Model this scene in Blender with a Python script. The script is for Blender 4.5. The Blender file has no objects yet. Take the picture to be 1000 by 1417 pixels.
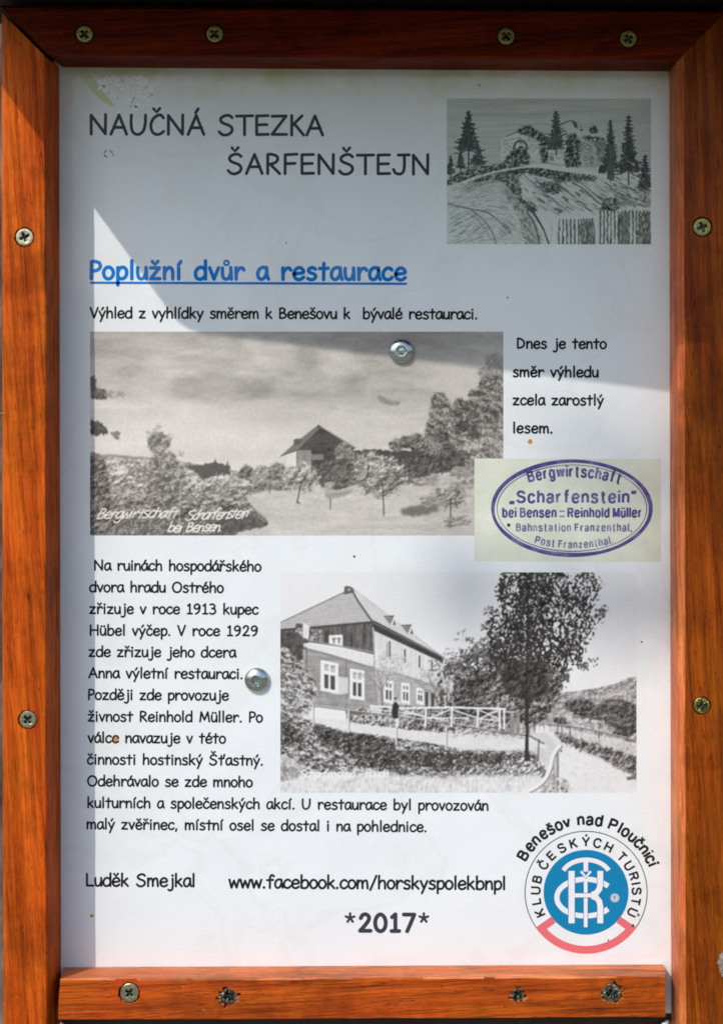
import bpy, bmesh, math, random
import numpy as np
from mathutils import Vector, Matrix, Euler

random.seed(7)
SC = bpy.context.scene
COL = SC.collection

# ---------------------------------------------------------------- units and placing
U = 0.00035            # metres per photograph pixel, measured on the printed sheet
ZC = 1.40              # height of the middle of the board above the ground
CX, CY, CD = 610.0, 540.0, 1700.0   # the lens axis on the sheet, camera distance (in sheet pixels)

def W(px, py, d=0.0):
    """sheet point (px right, py down) standing d sheet-pixels in front of the sheet -> metres"""
    return Vector(((px - 500.0) * U, -d * U, ZC + (708.0 - py) * U))

def on(px, py, d):
    """where on a plane d in front of the sheet the thing seen at px, py stands (sheet units)"""
    s = CD / (CD - d)
    return CX + (px - CX) / s, CY + (py - CY) / s

# ---------------------------------------------------------------- camera
cam_d = bpy.data.cameras.new('camera')
cam = bpy.data.objects.new('camera', cam_d)
COL.objects.link(cam)
cam.location = W(CX, CY, CD)
cam.rotation_euler = (math.radians(90), 0, 0)
cam_d.sensor_fit = 'VERTICAL'
cam_d.sensor_height = 36.0
cam_d.lens = 36.0 * CD / 1417.0
cam_d.shift_x = -(CX - 500.0) / 1417.0
cam_d.shift_y = (CY - 708.5) / 1417.0
cam_d.clip_start = 0.02
cam_d.clip_end = 500.0
SC.camera = cam

# ---------------------------------------------------------------- sky, sun, exposure
SUN = Vector((52.0, 66.0, -80.0)).normalized()      # the way the light travels
elev = math.asin(-SUN.z)
azim = math.atan2(-SUN.x, -SUN.y)
world = bpy.data.worlds.new('World')
SC.world = world
world.use_nodes = True
nt = world.node_tree
nt.nodes.clear()
sky = nt.nodes.new('ShaderNodeTexSky')
sky.sky_type = 'NISHITA'
sky.sun_disc = False
sky.sun_elevation = elev
sky.sun_rotation = azim
sky.air_density = 1.0
sky.dust_density = 1.4
bg = nt.nodes.new('ShaderNodeBackground')
bg.inputs['Strength'].default_value = 0.15
wo = nt.nodes.new('ShaderNodeOutputWorld')
nt.links.new(sky.outputs[0], bg.inputs[0])
nt.links.new(bg.outputs[0], wo.inputs[0])
sun_d = bpy.data.lights.new('sun', 'SUN')
sun_d.energy = 2.0
sun_d.angle = math.radians(0.53)
sun_d.color = (1.0, 0.935, 0.885)
sun = bpy.data.objects.new('sun', sun_d)
sun.rotation_euler = SUN.to_track_quat('-Z', 'Y').to_euler()
sun.location = (-2, -3, 5)
COL.objects.link(sun)
SC.view_settings.view_transform = 'Standard'
SC.view_settings.look = 'None'
SC.view_settings.exposure = 0.57
SC.view_settings.gamma = 1.0
SC.view_settings.use_curve_mapping = False
SC.render.engine = 'CYCLES'
SC.cycles.max_bounces = 6
SC.cycles.filter_width = 1.75

# ---------------------------------------------------------------- helpers: materials
def lin(v):
    v = np.asarray(v, float) / 255.0
    return np.where(v <= 0.04045, v / 12.92, ((v + 0.055) / 1.055) ** 2.4)

WHITE_SEEN = 237.0      # what the sunlit blank sheet reads in the photograph
def ink(r, g, b):
    """colour seen on the sunlit sheet -> base colour"""
    c = lin((r, g, b)) / float(lin(WHITE_SEEN)) * 0.80
    return tuple(float(x) for x in c)

class N:
    def __init__(s, name):
        s.m = bpy.data.materials.new(name)
        s.m.use_nodes = True
        s.t = s.m.node_tree
        s.b = s.t.nodes['Principled BSDF']
    def new(s, kind, **kw):
        n = s.t.nodes.new(kind)
        for k, v in kw.items():
            setattr(n, k, v)
        return n
    def link(s, a, b):
        s.t.links.new(a, b)
    def noise(s, vec, scale, detail=4, rough=0.55, dist=0.0):
        n = s.new('ShaderNodeTexNoise')
        n.inputs['Scale'].default_value = scale
        n.inputs['Detail'].default_value = detail
        n.inputs['Roughness'].default_value = rough
        n.inputs['Distortion'].default_value = dist
        if vec is not None:
            s.link(vec, n.inputs['Vector'])
        return n.outputs['Fac']
    def ramp(s, fac, stops):
        r = s.new('ShaderNodeValToRGB')
        e = r.color_ramp.elements
        while len(e) > 1:
            e.remove(e[-1])
        for i, (p, c) in enumerate(stops):
            if i == 0:
                x = e[0]; x.position = p
            else:
                x = e.new(p)
            if not isinstance(c, (tuple, list)):
                c = (c, c, c)
            x.color = (c[0], c[1], c[2], 1)
        s.link(fac, r.inputs[0])
        return r.outputs[0]
    def mix(s, a, b, fac, mode='MIX'):
        n = s.new('ShaderNodeMix', data_type='RGBA', blend_type=mode)
        for inp, v in ((n.inputs[6], a), (n.inputs[7], b), (n.inputs[0], fac)):
            if hasattr(v, 'is_linked'):
                s.link(v, inp)
            elif isinstance(v, (tuple, list)):
                inp.default_value = (v[0], v[1], v[2], 1)
            else:
                inp.default_value = v
        return n.outputs[2]
    def coords(s, scale=(1, 1, 1), rot=(0, 0, 0)):
        c = s.new('ShaderNodeTexCoord')
        m = s.new('ShaderNodeMapping')
        m.inputs['Scale'].default_value = scale
        m.inputs['Rotation'].default_value = rot
        s.link(c.outputs['Object'], m.inputs['Vector'])
        return m.outputs['Vector']
    def bump(s, h, strength, dist, normal=None):
        b = s.new('ShaderNodeBump')
        b.inputs['Strength'].default_value = strength
        b.inputs['Distance'].default_value = dist
        s.link(h, b.inputs['Height'])
        if normal is not None:
            s.link(normal, b.inputs['Normal'])
        return b.outputs['Normal']
    def set(s, **kw):
        for k, v in kw.items():
            i = s.b.inputs[k.replace('_', ' ')]
            if isinstance(v, tuple):
                v = (v[0], v[1], v[2], 1)
            i.default_value = v

def laminate(n, colour):
    """printed paper under a clear glossy film"""
    v = n.coords()
    grain = n.noise(v, 900, 3, 0.6)
    cloud = n.noise(v, 14, 4, 0.6)
    k1 = n.ramp(grain, [(0.3, 0.93), (0.7, 1.0)])
    k2 = n.ramp(cloud, [(0.3, 0.955), (0.7, 1.0)])
    k = n.mix(k1, k2, 1.0, 'MULTIPLY')
    wavy = n.bump(n.noise(v, 34, 2, 0.5), 0.6, 0.0011)
    c = n.mix(colour, k, 1.0, 'MULTIPLY')
    n.link(c, n.b.inputs['Base Color'])
    n.link(n.bump(n.noise(v, 520, 3, 0.6), 0.28, 0.0003, wavy), n.b.inputs['Normal'])
    n.set(Roughness=0.7, Coat_Weight=0.28, Coat_Roughness=0.035, Coat_IOR=1.5)
    n.b.inputs['Specular IOR Level'].default_value = 0.1

def m_print(name, colour):
    n = N(name)
    laminate(n, colour)
    return n.m

def m_picture(name):
    n = N(name)
    a = n.new('ShaderNodeVertexColor', layer_name='print')
    laminate(n, a.outputs['Color'])
    return n.m

def m_wood(name, axis, light, dark, pore, seed, rough=0.5, tilt=0.05, spec=0.06):
    n = N(name)
    def grain(across, along, loc=0.0):
        st = [across, across, across]
        st[axis] = along
        c = n.new('ShaderNodeTexCoord')
        r = n.new('ShaderNodeMapping')
        r.inputs['Rotation'].default_value = (0, tilt, 0)
        m = n.new('ShaderNodeMapping')
        m.inputs['Scale'].default_value = tuple(st)
        m.inputs['Location'].default_value = (seed * 3.1 + loc, seed * 1.7 + loc, seed * 2.3 + loc)
        n.link(c.outputs['Object'], r.inputs['Vector'])
        n.link(r.outputs['Vector'], m.inputs['Vector'])
        return m.outputs['Vector']
    broad = n.noise(grain(150, 7), 1.0, 4, 0.55, 0.9)
    fine = n.noise(grain(480, 17), 1.0, 5, 0.65, 0.7)
    hair = n.noise(grain(1250, 110), 1.0, 4, 0.7, 0.4)
    mid = tuple((a + b) / 2 for a, b in zip(light, dark))
    col = n.ramp(broad, [(0.22, dark), (0.46, mid), (0.72, light)])
    # redder and yellower patches of stain
    hue = n.noise(grain(46, 16, 9.0), 1.0, 4, 0.6, 0.8)
    red = n.ramp(hue, [(0.32, (1.0, 0.78, 0.9)), (0.52, (1.0, 0.96, 1.0)), (0.72, (0.95, 1.06, 0.8))])
    col = n.mix(col, red, 1.0, 'MULTIPLY')
    f = n.ramp(fine, [(0.34, 0.44), (0.50, 0.92), (0.66, 1.12)])
    col = n.mix(col, f, 0.85, 'MULTIPLY')
    h = n.ramp(hair, [(0.32, 0.62), (0.58, 1.05)])
    col = n.mix(col, h, 0.75, 'MULTIPLY')
    # dark resin streaks, pores, light scuffs where the varnish has gone
    streak = n.ramp(n.noise(grain(210, 12, 4.0), 1.0, 4, 0.6, 0.8), [(0.64, 0.0), (0.72, 0.8)])
    col = n.mix(col, pore, streak, 'MIX')
    v2 = grain(1100, 190, 2.0)
    pr = n.ramp(n.noise(v2, 1.0, 3, 0.6), [(0.63, 0.0), (0.72, 0.85)])
    col = n.mix(col, pore, pr, 'MIX')
    sc = n.ramp(n.noise(grain(520, 130, 6.0), 1.0, 6, 0.75), [(0.635, 0.0), (0.70, 0.6)])
    col = n.mix(col, tuple(min(1, a * 1.2 + 0.06) for a in light), sc, 'MIX')
    grime = n.ramp(n.noise(n.coords(), 28, 7, 0.75), [(0.36, 0.55), (0.52, 1.0)])
    col = n.mix(col, grime, 0.8, 'MULTIPLY')
    n.link(col, n.b.inputs['Base Color'])
    b1 = n.bump(fine, 0.7, 0.0012)
    b2 = n.bump(hair, 0.7, 0.0005, b1)
    b3 = n.bump(n.noise(v2, 1.0, 3, 0.6), 0.5, 0.0003, b2)
    n.link(b3, n.b.inputs['Normal'])
    n.link(n.ramp(n.noise(grain(90, 30, 3.0), 1.0, 4, 0.6), [(0.3, rough - 0.15), (0.7, rough + 0.15)]), n.b.inputs['Roughness'])
    n.b.inputs['Specular IOR Level'].default_value = spec
    return n.m

def m_metal(name, a, b, rough, metallic=1.0):
    n = N(name)
    v = n.coords()
    f = n.noise(v, 700, 4, 0.6)
    n.link(n.ramp(f, [(0.35, a), (0.65, b)]), n.b.inputs['Base Color'])
    n.link(n.ramp(n.noise(v, 1500, 3, 0.6), [(0.3, max(0.05, rough - 0.12)), (0.7, rough + 0.12)]), n.b.inputs['Roughness'])
    n.link(n.bump(n.noise(v, 1800, 3, 0.6), 0.25, 0.0001), n.b.inputs['Normal'])
    n.set(Metallic=metallic)
    return n.m

def m_rough(name, stops, scale, bump_d, rough=0.9, st=(1, 1, 1)):
    n = N(name)
    v = n.coords(st)
    f = n.noise(v, scale, 7, 0.65, 0.4)
    n.link(n.ramp(f, stops), n.b.inputs['Base Color'])
    n.link(n.bump(f, 0.8, bump_d), n.b.inputs['Normal'])
    n.set(Roughness=rough)
    return n.m

# ---------------------------------------------------------------- helpers: objects
def tag(o, label=None, category=None, group=None, kind=None):
    for k, v in (('label', label), ('category', category), ('group', group), ('kind', kind)):
        if v:
            o[k] = v
    return o

def link(name, mesh, parent=None, mat=None):
    o = bpy.data.objects.new(name, mesh)
    COL.objects.link(o)
    if mat is not None:
        mesh.materials.clear()
        mesh.materials.append(mat)
    if parent is not None:
        o.parent = parent
        bpy.context.view_layer.update()
        o.matrix_parent_inverse = parent.matrix_world.inverted()
    return o

def empty(name, loc):
    o = bpy.data.objects.new(name, None)
    o.location = loc
    o.empty_display_size = 0.05
    COL.objects.link(o)
    bpy.context.view_layer.update()
    return o

def mesh_of(name, verts, faces, smooth=False):
    me = bpy.data.meshes.new(name)
    me.from_pydata([tuple(v) for v in verts], [], faces)
    me.validate()
    if smooth:
        me.polygons.foreach_set('use_smooth', [True] * len(me.polygons))
    me.update()
    return me

def bm_mesh(name, bm, smooth=False):
    bmesh.ops.recalc_face_normals(bm, faces=bm.faces)
    me = bpy.data.meshes.new(name)
    bm.to_mesh(me)
    bm.free()
    if smooth:
        me.polygons.foreach_set('use_smooth', [True] * len(me.polygons))
    return me
# ---------------------------------------------------------------- flat ink shapes on the sheet
def catmull(pts, closed=False, k=7):
    P = [np.array(p, float) for p in pts]
    if len(P) < 3:
        return P
    n = len(P)
    out = []
    segs = n if closed else n - 1
    for i in range(segs):
        if closed:
            a, b, c, d = P[(i - 1) % n], P[i], P[(i + 1) % n], P[(i + 2) % n]
        else:
            b, c = P[i], P[i + 1]
            a = P[i - 1] if i > 0 else 2 * b - c
            d = P[i + 2] if i + 2 < n else 2 * c - b
        for j in range(k):
            t = j / k
            out.append(0.5 * (2 * b + (c - a) * t + (2 * a - 5 * b + 4 * c - d) * t * t + (3 * b - 3 * c + d - a) * t ** 3))
    if not closed:
        out.append(P[-1])
    return out

class Ink:
    """collects flat shapes (sheet coordinates) into one mesh"""
    def __init__(s, lift):
        s.v, s.f, s.lift, s.n = [], [], lift, 0
    def add(s, pts, faces, step=None):
        z = s.lift + (s.n % 5) * 0.006 if step is None else s.lift + step
        b = len(s.v)
        s.v += [W(p[0], p[1], z) for p in pts]
        s.f += [tuple(b + i for i in f) for f in faces]
        s.n += 1
    def disc(s, x, y, r, n=20, ry=None, jit=0.0):
        ry = r if ry is None else ry
        pts = [(x + r * (1 + random.uniform(-jit, jit)) * math.cos(2 * math.pi * i / n), y - ry * (1 + random.uniform(-jit, jit)) * math.sin(2 * math.pi * i / n)) for i in range(n)]
        s.add(pts, [tuple(range(n))])
    def ring(s, x, y, r0, r1, a0=0.0, a1=360.0, n=160, k=1.0):
        """angles measured from straight up, clockwise; k squashes vertically"""
        full = abs(a1 - a0) >= 359.9
        pts, fs = [], []
        m = n if full else n + 1
        for i in range(m):
            a = math.radians(a0 + (a1 - a0) * i / n)
            for r in (r0, r1):
                pts.append((x + r * math.sin(a), y - r * math.cos(a) * k))
        for i in range(n):
            j = (i + 1) % m
            fs.append((2 * i, 2 * i + 1, 2 * j + 1, 2 * j))
        s.add(pts, fs)
    def poly(s, pts):
        s.add(pts, [tuple(range(len(pts)))])
    def stroke(s, pts, w, closed=False, cap=True):
        P = [np.array(p, float) for p in pts]
        Q = [P[0]]
        for p in P[1:]:
            if np.hypot(*(p - Q[-1])) > 1e-4:
                Q.append(p)
        P = Q
        n = len(P)
        if n == 1:
            return s.disc(P[0][0], P[0][1], w, 14)
        h = w / 2
        out, fs = [], []
        for i in range(n):
            if closed:
                t = P[(i + 1) % n] - P[i - 1]
            else:
                t = P[min(i + 1, n - 1)] - P[max(i - 1, 0)]
            t = t / (np.hypot(*t) + 1e-9)
            nn = np.array((-t[1], t[0]))
            out += [P[i] + nn * h, P[i] - nn * h]
        for i in range(n if closed else n - 1):
            j = (i + 1) % n
            fs.append((2 * i, 2 * i + 1, 2 * j + 1, 2 * j))
        if cap and not closed:
            for e, (i, d) in enumerate(((0, P[0] - P[1]), (n - 1, P[-1] - P[-2]))):
                d = d / (np.hypot(*d) + 1e-9)
                nn = np.array((-d[1], d[0]))
                b = len(out)
                arc = [P[i] + (nn * math.cos(a) + d * math.sin(a)) * h for a in np.linspace(0, math.pi, 8)]
                out += arc
                fs.append(tuple(range(b, b + 8)))
        s.add(out, fs)
    def build(s, name, parent, mat):
        return link(name, mesh_of(name, s.v, s.f), parent, mat)

# ---------------------------------------------------------------- a rounded hand-lettering alphabet, drawn as pen strokes
# l = straight pieces, s = smooth, o = smooth and closed, d = dot; units: 100 per em, baseline 0, y up
GL = {
'a': (53, 's 44 41 36 50 23 50 11 40 6 22 11 6 22 1 33 7 41 22 44 38;s 43 50 44 32 46 14 51 2'),
'b': (58, 'l 11 77 10 2;s 11 30 20 44 34 49 46 41 50 24 45 8 31 0 18 2 11 11'),
'c': (50, 's 44 42 36 49 24 49 12 39 7 23 12 8 24 1 36 3 45 11'),
'd': (58, 'l 49 77 49 1;s 49 34 41 46 27 50 13 41 7 23 12 6 26 0 40 6 48 18'),
'e': (54, 's 9 24 26 26 46 30 44 42 33 50 21 48 11 38 7 22 13 6 27 0 38 3 47 10'),
'f': (50, 's 46 68 39 76 29 73 24 60 23 40 23 20 22 0;l 6 46 42 48'),
'g': (53, 's 44 41 36 50 22 49 10 39 6 24 11 10 22 4 34 10 42 24 45 40;s 45 48 46 22 45 -4 39 -19 27 -25 14 -22 6 -14'),
'h': (57, 'l 11 77 10 1;s 10 26 18 40 30 48 41 45 45 33 46 16 46 1'),
'i': (28, 'l 13 48 13 1;d 13 66'),
'ı': (28, 'l 13 48 13 1'),
'j': (40, 's 28 48 29 20 28 -8 22 -20 12 -24 3 -19;d 28 66'),
'k': (54, 'l 11 77 10 1;l 42 47 11 20;l 21 28 46 1'),
'l': (27, 'l 13 77 13 1'),
'm': (78, 'l 9 49 9 1;s 9 27 16 41 26 48 34 43 37 28 38 2;s 38 28 45 43 54 48 63 44 66 28 68 1'),
'n': (53, 'l 9 49 9 1;s 9 25 17 40 28 48 38 45 43 31 44 1'),
'o': (53, 'o 26 50 12 42 6 25 12 7 26 0 40 7 47 24 41 42'),
'p': (53, 'l 10 48 10 -25;s 10 32 20 46 33 49 44 41 47 24 41 8 28 1 16 4 10 12'),
'r': (47, 'l 10 49 11 1;s 11 25 18 39 28 48 38 47 43 40'),
's': (49, 's 40 44 30 50 18 48 11 39 18 30 32 25 41 15 36 4 22 0 8 5'),
't': (47, 'l 24 68 23 1;l 6 47 42 48'),
'u': (52, 's 8 48 8 24 13 6 24 1 35 7 42 24;l 43 49 45 1'),
'v': (49, 'l 6 48 24 1;l 24 1 43 48'),
'w': (68, 'l 6 48 18 1;l 18 1 33 42;l 33 42 48 1;l 48 1 62 48'),
'y': (52, 'l 6 48 26 4;l 46 48 14 -25'),
'z': (54, 'l 8 47 44 47;l 44 47 8 2;l 8 2 46 2'),
'A': (71, 'l 6 1 36 72;l 36 72 64 1;l 16 26 56 26'),
'B': (63, 'l 12 72 12 2;s 12 71 28 73 43 66 43 52 31 41 13 38;s 13 38 36 38 52 28 50 11 34 3 12 2'),
'C': (62, 's 55 62 46 72 32 70 16 56 9 34 14 12 28 1 44 3 56 12'),
'D': (71, 'l 13 72 13 2;s 13 72 32 69 52 55 60 36 54 18 36 5 13 2'),
'E': (61, 'l 12 71 12 2;l 12 71 54 72;l 12 38 50 39;l 12 2 55 3'),
'F': (60, 'l 12 71 11 1;l 12 71 55 73;l 12 38 48 39'),
'H': (76, 'l 12 73 11 1;l 64 73 64 1;l 12 37 64 38'),
'J': (66, 'l 24 71 64 72;s 46 72 46 30 41 8 28 1 13 6 6 18'),
'K': (62, 'l 12 73 12 1;l 50 72 12 34;l 22 42 56 1'),
'L': (55, 'l 11 73 11 3;l 11 3 50 2'),
'M': (87, 'l 10 1 18 71;l 18 71 42 14;l 42 14 66 71;l 66 71 77 1'),
'N': (79, 'l 12 1 12 71;l 12 71 64 2;l 64 2 65 73'),
'O': (79, 'o 40 72 18 62 8 36 18 9 40 0 62 10 71 37 62 62'),
'P': (53, 'l 11 72 10 1;s 11 72 28 73 44 66 48 52 40 40 24 34 11 34'),
'R': (63, 'l 12 72 12 1;s 12 72 30 72 46 64 48 52 38 41 13 34;l 21 36 56 1'),
'S': (67, 's 55 64 44 72 28 71 14 62 14 50 26 42 46 34 55 22 50 8 34 0 18 2 7 12'),
'T': (67, 'l 4 70 64 71;l 34 70 34 1'),
'U': (74, 's 11 72 10 40 14 14 26 2 42 2 56 16 62 42 63 72'),
'V': (64, 'l 6 72 31 1;l 31 1 58 73'),
'Z': (69, 'l 8 70 60 71;l 60 71 8 3;l 8 3 62 3'),
'0': (61, 'o 30 72 14 60 8 36 14 11 30 1 46 11 52 36 46 60'),
'1': (52, 'l 14 60 28 72;l 28 72 28 2;l 12 2 44 2'),
'2': (61, 's 12 56 20 69 34 72 46 62 44 46 28 24 9 3;l 9 3 53 3'),
'3': (61, 's 12 68 30 72 44 62 42 48 26 40;s 26 40 44 36 50 20 42 5 26 0 10 6'),
'7': (61, 'l 8 71 52 71;l 52 71 22 1'),
'9': (61, 's 48 54 40 68 26 71 13 62 10 47 20 37 34 39 47 52;s 49 58 47 32 37 11 20 1'),
'*': (56, 't 27 57 27 76;t 27 57 45 63;t 27 57 38 41;t 27 57 16 41;t 27 57 9 63'),
'.': (26, 'd 12 3'),
',': (28, 'l 14 5 9 -11'),
'/': (51, 'l 8 -8 44 76'),
'-': (42, 'l 6 30 36 30'),
"'": (22, 'l 12 74 9 58'),
' ': (43, ''),
}
ACC = {'á': ('a', 'A'), 'é': ('e', 'A'), 'í': ('ı', 'A'), 'ý': ('y', 'A'), 'Á': ('A', 'A'),
       'č': ('c', 'C'), 'ě': ('e', 'C'), 'ř': ('r', 'C'), 'š': ('s', 'C'), 'ž': ('z', 'C'), 'Č': ('C', 'C'), 'Š': ('S', 'C'),
       'ů': ('u', 'R'), 'ü': ('u', 'D'), 'ť': ('t', 'Q')}

def glyph(ch):
    """advance, [(kind, [(x, y)...])]"""
    mark = None
    base = ch
    if ch in ACC:
        base, mark = ACC[ch]
    adv, src = GL[base]
    out = []
    for part in src.split(';'):
        q = part.split()
        if q:
            c = list(map(float, q[1:]))
            out.append((q[0], list(zip(c[::2], c[1::2]))))
    if mark:
        cx = adv / 2.0 - 1
        up = 22 if base.isupper() else 0
        if mark == 'A':
            out.append(('l', [(cx - 1, 60 + up), (cx + 9, 74 + up)]))
        elif mark == 'C':
            out.append(('l', [(cx - 11, 74 + up), (cx, 61 + up), (cx + 12, 75 + up)]))
        elif mark == 'R':
            out.append(('r', [(cx + 9.5 * math.cos(a), 69 + 9.5 * math.sin(a)) for a in np.arange(0, 6.2, 0.785)]))
        elif mark == 'D':
            out += [('d', [(cx - 10, 65)]), ('d', [(cx + 10, 65)])]
        elif mark == 'Q':
            out.append(('l', [(46, 76), (43, 60)]))
            adv += 6
    return adv, out

def pen_text(text, x0, x1, y0, y1, em, slant=0.0):
    """strokes (in sheet pixels) of a line of lettering fitted between x0 and x1"""
    k = em / 100.0
    adv = [glyph(c)[0] * k for c in text]
    extra = ((x1 - x0) - (sum(adv) - 13 * k)) / max(1, len(text) - 1)
    x = x0 - 8 * k
    res = []
    for c, a in zip(text, adv):
        f = (x - x0) / max(1e-6, x1 - x0)
        yb = y0 + (y1 - y0) * f
        for kind, pts in glyph(c)[1]:
            q = [(x + px * k + slant * py * k, yb - py * k) for px, py in pts]
            if kind in 'sor':
                q = catmull(q, kind in 'or')
            res.append((kind, q))
        x += a + extra
    return res

def write(ink_, text, x0, x1, y0, y1, em, w):
    for kind, q in pen_text(text, x0, x1, y0, y1, em):
        if kind == 'd':
            ink_.disc(q[0][0], q[0][1], w * em * 0.0062, 16)
        else:
            ink_.stroke(q, w * em / 100.0 * (0.62 if kind in 'rt' else 1.0), closed=(kind in 'or'))

# ---------------------------------------------------------------- a plain sans-serif alphabet with square stroke ends
SG = {
'a': 's 8 39 14 48 25 52 38 49 43 40 43 28 43 13 46 1;s 43 31 26 28 12 24 7 14 12 4 22 1 35 5 43 17',
'b': 'l 10 74 10 0;o 30 52 43 46 48 27 43 7 30 1 18 6 12 17 12 37 18 47',
'c': 's 45 37 39 48 28 52 14 46 8 27 13 7 28 1 40 5 46 16',
'd': 'l 46 74 46 0;o 26 52 13 46 8 27 13 7 26 1 38 6 44 17 44 37 38 47',
'e': 'l 8 28 48 28;s 48 28 46 42 38 50 28 52 14 46 8 27 13 7 28 1 39 4 46 14',
'f': 'l 16 0 16 60;s 16 58 18 69 25 73 33 72;l 4 49 31 49',
'g': 'l 46 53 46 -2;s 46 -2 42 -15 28 -19 15 -17 10 -8;o 26 52 39 46 44 27 39 7 26 2 13 7 8 27 13 46',
'h': 'l 10 74 10 0;s 10 33 16 46 29 52 41 48 45 36 45 18 45 0',
'i': 'l 10 53 10 0;l 10 74 10 63', 'ı': 'l 10 53 10 0', 'l': 'l 10 74 10 0',
'n': 'l 10 53 10 0;s 10 33 16 46 29 52 41 48 45 36 45 18 45 0',
'o': 'o 28 52 14 46 8 27 14 7 28 1 42 7 48 27 42 46',
'r': 'l 10 53 10 0;s 10 30 15 43 24 50 33 50',
's': 's 43 38 38 48 25 52 13 48 10 39 17 31 30 27 42 21 44 11 36 3 24 1 12 4 7 14',
't': 'l 16 68 16 14;s 16 16 19 4 26 1 32 2;l 4 50 31 50',
'u': 'l 45 53 45 0;s 10 53 10 34 10 17 14 6 25 1 38 6 45 20',
'v': 'l 5 53 25 2;l 25 2 45 53',
'w': 'l 4 53 18 2;l 18 2 34 52;l 34 52 50 2;l 50 2 64 53',
'z': 'l 7 48 44 48;l 44 47 7 6;l 6 5 46 5',
'B': 'l 12 72 12 0;s 12 67 34 67 49 64 52 54 48 42 34 39 12 39;s 12 39 38 39 53 34 57 20 50 8 36 5 12 5',
'C': 's 61 50 54 63 38 69 20 63 10 48 9 36 11 22 21 8 38 2 54 8 62 22',
'E': 'l 12 72 12 0;l 12 66 56 66;l 12 37 53 37;l 12 6 58 6',
'F': 'l 12 72 12 0;l 12 66 54 66;l 12 37 48 37',
'H': 'l 12 72 12 0;l 60 72 60 0;l 12 37 60 37',
'I': 'l 12 72 12 0',
'K': 'l 12 72 12 0;l 58 72 14 28;l 27 42 60 0',
'L': 'l 12 72 12 0;l 12 6 52 6',
'M': 'l 12 0 12 72;l 14 70 40 4;l 40 4 66 70;l 68 72 68 0',
'P': 'l 12 72 12 0;s 12 66 36 66 52 63 56 51 52 37 36 33 12 33',
'R': 'l 12 72 12 0;s 12 66 38 66 53 63 57 52 53 40 40 36 12 36;l 38 36 58 0',
'S': 's 57 52 51 63 36 68 19 64 13 52 21 42 36 37 53 30 59 18 51 7 36 3 18 6 10 19',
'T': 'l 3 66 57 66;l 30 66 30 0',
'U': 's 11 72 11 40 11 22 18 7 36 2 54 7 61 22 61 40 61 72',
'Y': 'l 4 72 32 30;l 60 72 32 30;l 32 34 32 0',
'.': 'l 9 11 9 0', ',': 'l 9 11 9 2;l 9 3 6 -11', ':': 'l 9 52 9 40;l 9 12 9 0',
'„': 'l 9 11 5 -11;l 26 11 22 -11', '“': 'l 9 52 13 74;l 26 52 30 74',
}
SACC = {'í': ('ı', 'A'), 'Ý': ('Y', 'A'), 'č': ('c', 'C'), 'š': ('s', 'C'), 'Č': ('C', 'C'), 'ü': ('u', 'D'), 'Ů': ('U', 'R')}
_sans = {}
def sans(ch):
    """strokes of one letter and its left and right edges"""
    if ch not in _sans:
        base, mark = SACC.get(ch, (ch, None))
        out = []
        for part in SG[base].split(';'):
            q = part.split()
            c = list(map(float, q[1:]))
            p = list(zip(c[::2], c[1::2]))
            out.append((q[0] == 'o', catmull(p, q[0] == 'o', 6) if q[0] in 'so' else p))
        xs = [p[0] for _, q in out for p in q]
        a, b = min(xs), max(xs)
        m, up = (a + b) / 2, (20 if base.isupper() else 0)
        if mark == 'A':
            out.append((False, [(m - 2, 58 + up), (m + 9, 74 + up)]))
        elif mark == 'C':
            out.append((False, [(m - 13, 74 + up), (m, 60 + up), (m + 13, 74 + up)]))
        elif mark == 'D':
            out += [(False, [(m - 11, 74), (m - 11, 63)]), (False, [(m + 11, 74), (m + 11, 63)])]
        elif mark == 'R':
            out.append(('R', [(m + 8 * math.cos(t), 66 + up + 8 * math.sin(t)) for t in np.arange(0, 6.2, 0.45)]))
        _sans[ch] = (out, a, b)
    return _sans[ch]

def letter(ink_, ch, x, y, size, ang, sx=1.0, fat=12.0):
    """one letter centred on x, baseline at y, turned ang degrees clockwise; fat = stroke in hundredths of an em"""
    st, a, b = sans(ch)
    m = (a + b) / 2
    k = size / 100.0
    ca, sa = math.cos(math.radians(ang)), math.sin(math.radians(ang))
    for closed, pts in st:
        q = []
        for vx, vy in pts:
            lx, ly = (vx - m) * k * sx, -vy * k
            q.append((x + lx * ca - ly * sa, y + lx * sa + ly * ca))
        ink_.stroke(q, fat * k * (0.5 if closed == 'R' else 1.0), bool(closed), cap=False)

def sans_line(ink_, text, x0, x1, base, size, fat, gap=11.0):
    k = size / 100.0
    ws = [(sans(c)[2] - sans(c)[1] + fat) if c != ' ' else 15.0 for c in text]
    tot = sum(ws) + gap * (len(text) - 1)
    sx = (x1 - x0) / (tot * k)
    x = x0
    for c, w in zip(text, ws):
        ww = w * k * sx
        if c != ' ':
            xm = x + ww / 2
            yb = base(xm) if callable(base) else base
            sl = math.degrees(math.atan2(base(xm + 1) - base(xm - 1), 2)) if callable(base) else 0
            letter(ink_, c, xm, yb, size, sl, sx, fat)
        x += ww + gap * k * sx
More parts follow.
